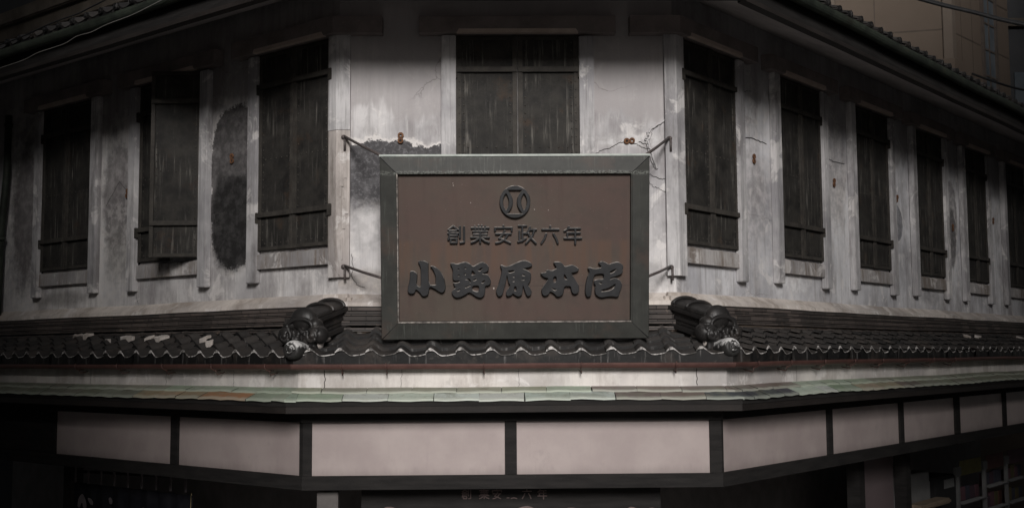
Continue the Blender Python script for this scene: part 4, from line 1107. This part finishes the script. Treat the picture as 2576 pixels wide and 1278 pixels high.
def small_mesh(strokes, mp, r, depth):
    bm = bmesh.new()
    for i, st in enumerate(strokes):
        pts = [mp(*p) for p in st]
        z = depth + 0.0006 * i
        for (a, b) in zip(pts, pts[1:]):            # one capsule per stroke segment
            dx, dy = b[0] - a[0], b[1] - a[1]; L = math.hypot(dx, dy) or 1e-6; ux, uy = dx / L, dy / L
            ring = []
            for k in range(7):
                t = math.pi / 2 + math.pi * k / 6
                ring.append((a[0] + r * (ux * math.cos(t) - uy * math.sin(t)), a[1] + r * (uy * math.cos(t) + ux * math.sin(t))))
            for k in range(7):
                t = -math.pi / 2 + math.pi * k / 6
                ring.append((b[0] + r * (ux * math.cos(t) - uy * math.sin(t)), b[1] + r * (uy * math.cos(t) + ux * math.sin(t))))
            cxm, cym = (a[0] + b[0]) / 2, (a[1] + b[1]) / 2
            lo = [bm.verts.new((x, y, 0)) for x, y in ring]; mi_ = [bm.verts.new((x, y, z - 0.004)) for x, y in ring]
            hi = []
            for x, y in ring:
                # inset for a rounded edge
                t = ((x - a[0]) * ux + (y - a[1]) * uy); t = min(max(t, 0), L); qx, qy = a[0] + ux * t, a[1] + uy * t
                hi.append(bm.verts.new((qx + (x - qx) * 0.62, qy + (y - qy) * 0.62, z)))
            n = len(ring)
            for k in range(n):
                bm.faces.new((lo[k], lo[(k + 1) % n], mi_[(k + 1) % n], mi_[k])); bm.faces.new((mi_[k], mi_[(k + 1) % n], hi[(k + 1) % n], hi[k]))
            bm.faces.new(hi); z += 0.0003
    return bm
for st in SMALL:
    bm = small_mesh(st, lambda x, y: (sx(1210 + x / 6.44), sy(500 + y / 6.44)), 0.0088, 0.026)
    bmesh.ops.recalc_face_normals(bm, faces=bm.faces)
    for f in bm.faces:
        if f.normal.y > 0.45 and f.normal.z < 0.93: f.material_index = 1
    mesh_obj('letter', bm, [M_LETTER, M_EDGE_LIT], sign, (0, 0, ZP))
# stay rods from the wall to the board, with their wall plates
MSi = MS.inverted()
for (xw, zw), (xs_, ys_) in (((0.051, 5.661), (-SW / 2 + 0.05, SH - 0.01)), ((0.058, 4.494), (-SW / 2 + 0.01, SH * 0.335)), ((2.99, 5.640), (SW / 2 - 0.05, SH - 0.01)), ((2.985, 4.474), (SW / 2 - 0.01, SH * 0.335))):
    bm = bmesh.new()
    a = MSi @ FC.pt(xw, 0.05, zw); b = Vector((xs_, ys_, -0.07))
    tube(bm, [a, a.lerp(b, .5) - Vector((0, 0.004, 0)), b], 0.0125, 8)
    a2 = MSi @ FC.pt(xw + .01, 0.062, zw - 0.02); b2 = MSi @ FC.pt(xw + .01, 0.062, zw - 0.13)
    tube(bm, [a2, b2], 0.011, 6)
    ellipsoid(bm, MSi @ FC.pt(xw, 0.055, zw - .01), 0.026, 0.022, 0.022, 10, 8)
    mesh_obj('stay_rod', bm, M_ROD, sign)

# ================================================================== LOWER SHOP SIGN (in the dark, cut by the picture's edge)
o2 = FC.pt(1.5, 0.30, 1.75)
low_sign = empty('entrance_signboard', o2, FC.a)
tag(low_sign, 'dark wooden signboard with faded pink lettering hung under the beam over the shop entrance', 'signboard')
bm = bmesh.new(); box(bm, -1.25, 1.32, -0.002, 0.03, 0.0, 0.83, bev=0.004)
mesh_obj('board', bm, M_WOOD, low_sign)
Rx90 = Matrix.Rotation(math.pi / 2, 4, 'X')
KS = 1.38
def low_x(px): return (1059 + (px - 1158) * 1.325)            # layout of the lower board next to the upper one
def low_map(px, py):
    return (((low_x(px)) - 1400) * 0.003190 + 0.092, 0.655 - (py - 712) * 0.00308 * KS)
for ch in BIG:
    (ox, oy), loops = ch
    lp2 = [smooth_poly([low_map(ox + x / 9.83, oy + y / 9.83) for x, y in lp], 1) for lp in loops]
    link_obj('letter', outline_mesh('letter', lp2, 0.008, 0.001, M_TEXT_PALE), low_sign, mat4=Matrix.Translation((0, -0.002, 0)) @ Rx90)
CXS = [1.150, 1.302, 1.412, 1.540, 1.668, 1.801]
for i, st in enumerate(SMALL):
    xs_ = [p[0] for s in st for p in s]; cxm = (min(xs_) + max(xs_)) / 2
    def mp(x, y, cxm=cxm, i=i): return (CXS[i] - 1.5 + (x - cxm) * 0.000262, 0.755 - (y - 915) * 0.000262)
    bm = small_mesh(st, mp, 0.0050, 0.005)
    if i == 3: bm.free(); bm = small_mesh([[(1335, 1045), (1400, 1040)], [(1470, 1060), (1560, 1040), (1650, 1065)]], mp, 0.0050, 0.005)
    mesh_obj('letter', bm, M_TEXT_PALE, low_sign, mat4=Matrix.Translation((0, -0.002, 0)) @ Rx90)

# ================================================================== NOREN CURTAIN ON THE LEFT
o3 = FL.pt(-2.9, 0.20, 1.0)
noren = empty('shop_curtain', o3, FL.a)
tag(noren, 'dark cloth shop curtain with pale loops and brush marks hanging left of the grey post', 'curtain')
bm = bmesh.new()
NX, NZ = 60, 10
gv = [[bm.verts.new((-1.15 + 2.25 * i / NX, 0.012 * math.sin(i * 0.9) + 0.006 * math.sin(i * 2.3), 0.2 + (1.36 - 0.2) * j / NZ)) for j in range(NZ + 1)] for i in range(NX + 1)]
for i in range(NX):
    for j in range(NZ): bm.faces.new((gv[i][j], gv[i + 1][j], gv[i + 1][j + 1], gv[i][j + 1])).smooth = True
for f in bm.faces: f.smooth = True
cl = mesh_obj('cloth', bm, M_CLOTH, noren)
md = cl.modifiers.new('thickness', 'SOLIDIFY'); md.thickness = 0.004
bm = bmesh.new(); tube(bm, [(-1.2, 0.0, 1.47), (1.2, 0.0, 1.53)], 0.014, 8)
mesh_obj('curtain_rod', bm, M_WOOD, noren)
for k in range(9):
    x = -0.97 + k * 0.245
    bm = bmesh.new(); box(bm, -0.018, 0.018, -0.018, -0.014, 1.355, 1.515 + 0.02 * rnd.random(), bev=0.001)
    mesh_obj('loop', bm, M_CLOTH_MARK, noren, (x, 0, 0.004 * k))
MARKS = [[(800,806),(805,730),(820,690),(850,650),(870,680),(895,740),(900,806),(862,806),(855,745),(838,760),(828,806)], [(905,690),(945,695),(968,730),(965,765),(935,755)], [(1130,665),(1155,655),(1172,700),(1165,728),(1140,725)],
         [(1095,830),(1110,760),(1128,830)], [(1150,830),(1180,785),(1215,830)], [(1390,815),(1450,780),(1462,740),(1480,712),(1510,745),(1555,762),(1510,780),(1470,800),(1440,830)], [(1730,830),(1748,790),(1765,830)]]
def nm(px, py): return (-0.816 - (px - 850) * (-0.001780), 1.246 - (py - 660) * 0.00098)
for lp in MARKS:
    link_obj('brush_mark', outline_mesh('brush_mark', [smooth_poly([nm(*p) for p in lp], 1)], 0.002, 0.0005, M_CLOTH_MARK), noren,
             mat4=Matrix.Translation((0, -0.024, 0)) @ Rx90)

# ================================================================== THINGS UNDER THE RIGHT-HAND EAVES
p = FR.pt(6.42, -0.30, 0.134)
cab = empty('white_cabinet', p, FR.a)
tag(cab, 'plain white enamel cabinet standing between the frosted door and the display rack', 'cabinet')
bm = bmesh.new(); box(bm, -0.44, 0.44, 0.0, 0.5, 0.0, 1.96, bev=0.015); mesh_obj('cabinet_body', bm, M_WHITE, cab)
bm = bmesh.new(); box(bm, 0.48, 0.60, 0.05, 0.45, 0.0, 1.81, bev=0.008); mesh_obj('side_panel', bm, M_WHITE, cab)
bm = bmesh.new(); box(bm, -0.43, 0.64, -0.22, -0.005, 1.53, 1.60, bev=0.02); mesh_obj('shelf', bm, flat('worn_wood_edge', (0.30, 0.24, 0.18)), cab)
p = FR.pt(7.55, -0.30, 0.134)
mach = empty('dark_appliance', p, FR.a)
tag(mach, 'dark boxy appliance with a grille of pale slots beside the white cabinet', 'appliance')
bm = bmesh.new(); box(bm, -0.45, 0.34, 0.0, 0.5, 0.0, 1.84, bev=0.02); mesh_obj('body', bm, flat('charcoal_case', (0.03, 0.03, 0.031)), mach)
bm = bmesh.new()
for k in range(9): box(bm, -0.14 + k * 0.045, -0.115 + k * 0.045, -0.006, 0.0, 1.67, 1.79)
mesh_obj('grille', bm, flat('grille_slots', (0.22, 0.22, 0.22)), mach)

RX = 9.115
p = FR.pt(RX, -0.30, 0.134)
rack = empty('display_rack', p, FR.a)
tag(rack, 'white framed display rack with wire shelves and colourful header cards right of the white cabinet', 'rack')
for x in (-1.15, 0.0, 1.05, 2.10):
    bm = bmesh.new(); box(bm, x - 0.040, x + 0.040, -0.02, 0.03, 0.0, 1.84, bev=0.006); box(bm, x - 0.11, x + 0.11, -0.022, 0.03, 1.80, 1.93, bev=0.012)
    mesh_obj('upright', bm, M_WHITE, rack)
BAYS = (('left', -1.15, 0.0, (1.02, 1.40)), ('middle', 0.0, 1.05, (1.19, 1.53)), ('right', 1.05, 2.10, (1.19, 1.53)))
CARD = [(0.30, 0.27, 0.11), (0.24, 0.12, 0.11), (0.19, 0.11, 0.14)]
for (bay, x0, x1, zs), c in zip(BAYS, CARD):
    for z in zs:
        bm = bmesh.new()
        tube(bm, [(x0 + .045, -0.05, z), (x1 - .045, -0.05, z)], 0.006, 6)
        tube(bm, [(x0 + .045, 0.22, z), (x1 - .045, 0.22, z)], 0.006, 6)
        k = 0
        while x0 + .06 + k * .030 < x1 - .05:
            xx = x0 + .06 + k * .030; tube(bm, [(xx, -0.052, z - .018), (xx, -0.05, z + 0.004), (xx, 0.22, z + 0.004)], 0.0028, 4); k += 1
        mesh_obj('wire_shelf', bm, M_WHITE, rack)
    bm = bmesh.new(); box(bm, x0 + .12, x1 - .12, 0.0, 0.012, 1.79, 2.00, bev=0.003)
    mesh_obj('header_card', bm, flat('header_card', c), rack)
    for z in zs:
        n = 5
        for i in range(n):
            c2 = rnd.choice([(0.14, 0.07, 0.085), (0.08, 0.05, 0.065), (0.12, 0.10, 0.05), (0.06, 0.06, 0.08), (0.11, 0.055, 0.04)])
            w = (x1 - x0 - .12) / n
            bm = bmesh.new(); box(bm, -w * .44, w * .44, -0.02, 0.02, 0.0, rnd.uniform(.16, .22), bev=0.006)
            q = FR.pt(RX + x0 + .06 + w * (i + .5), -0.38, 0.134 + z + 0.012)
            pk = mesh_obj('packet', bm, flat('packet_paper', c2), None, q, FR.a + rnd.uniform(-.08, .08))
            row = 'upper' if z == zs[1] else 'lower'
            tag(pk, 'small dark paper packet on the %s wire shelf, %s bay of the rack' % (row, bay), 'packet', 'packets on the %s shelf, %s bay of the rack' % (row, bay))

# ================================================================== NEIGHBOURS
# beige building, top right, behind the roof
bc = Vector((9.35, 24.4, 0))
beige = empty('beige_building', bc)
tag(beige, 'tall beige clad building with a narrow sash window rising behind the right hand roof', 'building')
aL, aR = R(-14), R(47)
ML = Matrix.Translation(bc) @ Matrix.Rotation(aL, 4, 'Z'); MR = Matrix.Translation(bc) @ Matrix.Rotation(aR, 4, 'Z')
bm = bmesh.new()
HB = 17.0
u1 = (ML @ Vector((-14, 0, 0))); u2 = (MR @ Vector((3.35, 0, 0)))
ring = [(-14, 0)]
P4 = [u1, bc.copy(), u2, u2 + Vector((-3, 9, 0)), u1 + Vector((2, 9, 0))]
lo = [bm.verts.new((p.x, p.y, 0)) for p in P4]; hi = [bm.verts.new((p.x, p.y, HB)) for p in P4]
for k in range(5): bm.faces.new((lo[k], lo[(k + 1) % 5], hi[(k + 1) % 5], hi[k]))
bm.faces.new(hi)
part('wall', bm, M_BEIGE, beige)
bm = bmesh.new()
def groove(M, x0, x1, z0, z1): box(bm, x0, x1, -0.004, 0.05, z0, z1, M)
for z in (8.2, 9.35, 10.5, 11.65, 12.8, 13.95):
    groove(ML, -13.9, -0.16, z, z + 0.03); groove(MR, 0.16, 3.3, z - 0.05, z - 0.02)
for i, x in enumerate((-1.55, -3.4, -5.2, -7.0)): groove(ML, x, x + 0.025, 6, 16.9)
for i, x in enumerate((0.55, 1.15)):
    groove(MR, x, x + 0.02, 6, 16.9)
part('joint', bm, flat('joint_line', (0.105, 0.083, 0.067)), beige)  # darker cladding colour for the joint lines
bm = bmesh.new()
box(bm, -0.16, 0.03, -0.05, 0.02, 6.0, 16.95, ML, 0.01); box(bm, -0.03, 0.16, -0.05, 0.02, 6.0, 16.95, MR, 0.01)
part('corner_board', bm, M_BEIGE_TRIM, beige)
bm = bmesh.new(); box(bm, -0.26, 0.05, -0.14, 0.02, 6.0, 9.85, ML, 0.02); box(bm, -0.05, 0.26, -0.14, 0.02, 6.0, 9.85, MR, 0.02)
part('buttress', bm, M_BEIGE, beige)
bm = bmesh.new(); box(bm, -1.6, -1.48, 0.0, 0.0 + .001, 10, 11, ML); bm.free()
bm = bmesh.new(); tube(bm, [ML @ Vector((-2.45, -0.12, 6)), ML @ Vector((-2.45, -0.12, 16.9))], 0.11, 12)
part('downpipe', bm, M_BEIGE_TRIM, beige)
wx0, wx1, wz0, wz1 = 1.75, 2.42, 9.25, 12.9
bm = bmesh.new()
box(bm, wx0 - .10, wx0, -0.06, 0.02, wz0, wz1, MR, 0.005); box(bm, wx1, wx1 + .10, -0.06, 0.02, wz0, wz1, MR, 0.005)
box(bm, wx0 - .14, wx1 + .14, -0.12, 0.02, wz0 - .16, wz0 - .002, MR, 0.008); box(bm, wx0 - .10, wx1 + .10, -0.06, 0.02, wz1 + .002, wz1 + .12, MR, 0.005)
box(bm, (wx0 + wx1) / 2 - .02, (wx0 + wx1) / 2 + .02, -0.03, 0.0, wz0 + .002, wz1 - .002, MR)
for z in (9.8, 10.4, 11.0, 11.6, 12.2): box(bm, wx0 + .002, wx1 - .002, -0.028, 0.0, z, z + .04, MR)
wf = part('window', bm, flat('window_frame_paint', (0.11, 0.09, 0.078)), beige)
bm = bmesh.new(); box(bm, wx0, wx1, -0.012, -0.006, wz0, wz1, MR)
part('pane', bm, M_GLASS, wf) if False else mesh_obj('pane', bm, M_GLASS, wf, shift=bc)
# dark building right at the frame's edge
pd = Vector((12.9, 27.5, 0))
dk = empty('dark_building', pd); tag(dk, 'dark building edge to the right of the beige building, at the upper right border', 'building')
bm = bmesh.new(); box(bm, -1.05, 6, 0, 8, 0, 18, bev=0.02); mesh_obj('wall', bm, M_GREYWALL, dk)
bm = bmesh.new(); box(bm, -0.9, -0.1, -0.04, -0.002, 9.2, 10.3, bev=0.004); mesh_obj('window', bm, M_GLASS, dk)
bm = bmesh.new(); box(bm, -1.1, 6.05, -0.12, -0.002, 11.4, 11.6, bev=0.01); mesh_obj('cornice', bm, M_CORNICE, dk)

# corniced building; its wall is raised to stand in for the dark sky
gp = FL.pt(-10.0, -2.2, 0)
gb = empty('corniced_sky_wall', gp, FL.a)
tag(gb, 'wall with a weathered cornice at the upper left corner, raised in slate grey to stand in for dark sky', 'building')
bm = bmesh.new(); box(bm, -8.0, 9.0, 0.0, 5.0, 0.0, 15.0, bev=0.02); mesh_obj('wall', bm, M_GREYWALL, gb)
bm = bmesh.new(); box(bm, -8.0, 9.0, -0.20, -0.002, 8.98, 9.20, bev=0.02); box(bm, -8.0, 9.0, -0.12, -0.003, 8.75, 8.976, bev=0.01)
mesh_obj('cornice', bm, M_CORNICE, gb)

# small dark lean-to awning at the far left under the copper
ap = FL.pt(-5.6, 0.55, 0.0)
la = empty('side_awning', ap, FL.a)
tag(la, 'small dim reddish awning at the far left below the copper sheets', 'awning')
bm = bmesh.new()
q = [bm.verts.new(c) for c in ((-1.6, 0.0, 3.05), (0.55, 0.0, 3.05), (0.55, -0.55, 2.75), (-1.6, -0.55, 2.75), (-1.6, 0.0, 3.02), (0.55, 0.0, 3.02), (0.55, -0.55, 2.72), (-1.6, -0.55, 2.72))]
for f in ((0, 1, 2, 3), (4, 5, 6, 7), (0, 1, 5, 4), (3, 2, 6, 7), (0, 3, 7, 4), (1, 2, 6, 5)): bm.faces.new([q[i] for i in f])
mesh_obj('canopy', bm, flat('faded_red_canvas', (0.07, 0.035, 0.035)), la)
bm = bmesh.new()
for x in (-1.55, 0.5): tube(bm, [(x, -0.52, 2.72), (x, -0.02, 2.45)], 0.012, 6)
mesh_obj('bracket', bm, M_ROD, la)

# ---- overhead cables
def cable(name, pts, r, label, mat=M_CABLE):
    q = []
    pts = [Vector(p) for p in pts]
    for i in range(len(pts) - 1):
        p0, p1, p2, p3 = pts[max(i - 1, 0)], pts[i], pts[i + 1], pts[min(i + 2, len(pts) - 1)]
        for k in range(6):
            t = k / 6
            q.append(0.5 * ((2 * p1) + (p2 - p0) * t + (2 * p0 - 5 * p1 + 4 * p2 - p3) * t * t + (3 * p1 - p0 - 3 * p2 + p3) * t ** 3))
    q.append(pts[-1])
    base = q[0].copy()
    bm = bmesh.new(); tube(bm, [p - base for p in q], r, 6)
    tag(mesh_obj(name, bm, mat, None, base), label, 'cable')
cable('power_cable', [(2.4, 9, 6.72), (3.22, 9.0, 6.45), (3.64, 9, 6.34), (4.03, 9, 6.24), (5.2, 9.0, 6.02)], 0.014, 'thicker of two black cables crossing in front of the beige building')
cable('power_cable', [(2.4, 9.02, 6.76), (3.24, 9.02, 6.47), (3.64, 9.02, 6.36), (4.03, 9.02, 6.265), (5.2, 9.02, 6.06)], 0.008, 'thin black cable twisted along the thicker one before the beige building')
cable('power_cable', [(7.6, 19, 8.25), (8.0, 19.0, 8.10), (8.45, 19, 7.97), (9.4, 19, 7.8)], 0.018, 'thin dark cable low across the beige building just above the roof edge')
cable('service_wire', [FL.pt(-x, 1.25, z) for x, z in ((4.4, 6.66), (3.807, 6.665), (3.278, 6.672), (3.005, 6.70), (2.53, 6.705), (2.303, 6.74), (2.056, 6.735), (1.793, 6.76), (1.4, 6.772), (1.069, 6.805), (0.5, 6.87), (-0.3, 7.0))], 0.0035,
      'thin pale wire sagging in loops under the left eaves', flat('grey_wire', (0.20, 0.19, 0.18)))
cable('service_wire', [FL.pt(-x, 1.36, z) for x, z in ((4.2, 6.83), (3.573, 6.85), (3.289, 6.852), (2.932, 6.868), (2.719, 6.886), (2.358, 6.896), (2.108, 6.897), (1.866, 6.918), (1.631, 6.939), (0.9, 7.0))], 0.007,
      'black wire running in front of the left roof tiles')

# ================================================================== ADDED LIGHT BLOCKERS (out of view, dimming both sides of the shop)
def light_blocker(loc, rotz, w, d, h, label):
    r = empty('shade_block', loc, rotz); tag(r, label, 'building')
    bm = bmesh.new(); box(bm, 0, w, 0, d, 0, h, bev=0.03); box(bm, -0.15, w + .15, -0.15, d + .15, h + 0.002, h + 0.5, bev=0.03)
    mesh_obj('wall', bm, M_BLOCKER, r)
    bm = bmesh.new()
    for z in range(2, int(h) - 2, 3):
        x = 0.8
        while x < w - 1.4:
            box(bm, x, x + 1.0, -0.03, -0.004, z, z + 1.5); box(bm, x, x + 1.0, d + 0.004, d + 0.03, z, z + 1.5); x += 2.0
        y = 0.8
        while y < d - 1.4:
            box(bm, -0.03, -0.004, y, y + 1.0, z, z + 1.5); box(bm, w + .004, w + 0.03, y, y + 1.0, z, z + 1.5); y += 2.0
    mesh_obj('window', bm, M_GLASS, r)
YF = -1.6
def side_blocker(x0, x1, d, h, label): light_blocker((x0, YF - d, 0), 0, x1 - x0, d, h, label)
side_blocker(-20.0, -3.25, 26, 22, 'unseen tall grey block added left behind the viewpoint to shade the left side')
side_blocker(7.27, 24.0, 26, 22, 'unseen tall grey block added right behind the viewpoint to shade the right side')
side_blocker(-3.23, -1.6, 12, 9.6, 'unseen low grey block added left behind the viewpoint to shade the lower left front')
side_blocker(4.6, 7.25, 12, 9.6, 'unseen low grey block added right behind the viewpoint to shade the lower right front')
q = FL.pt(-22, 7.6, 0); light_blocker(q + FL.n * 9, FL.a, 16, 9, 24, 'unseen grey block across the left hand street, added to cut the skylight')
q = FR.pt(6.5, 8.2, 0); light_blocker(q + FR.n * 9, FR.a, 18, 9, 24, 'unseen grey block across the right hand street, added to cut the skylight')
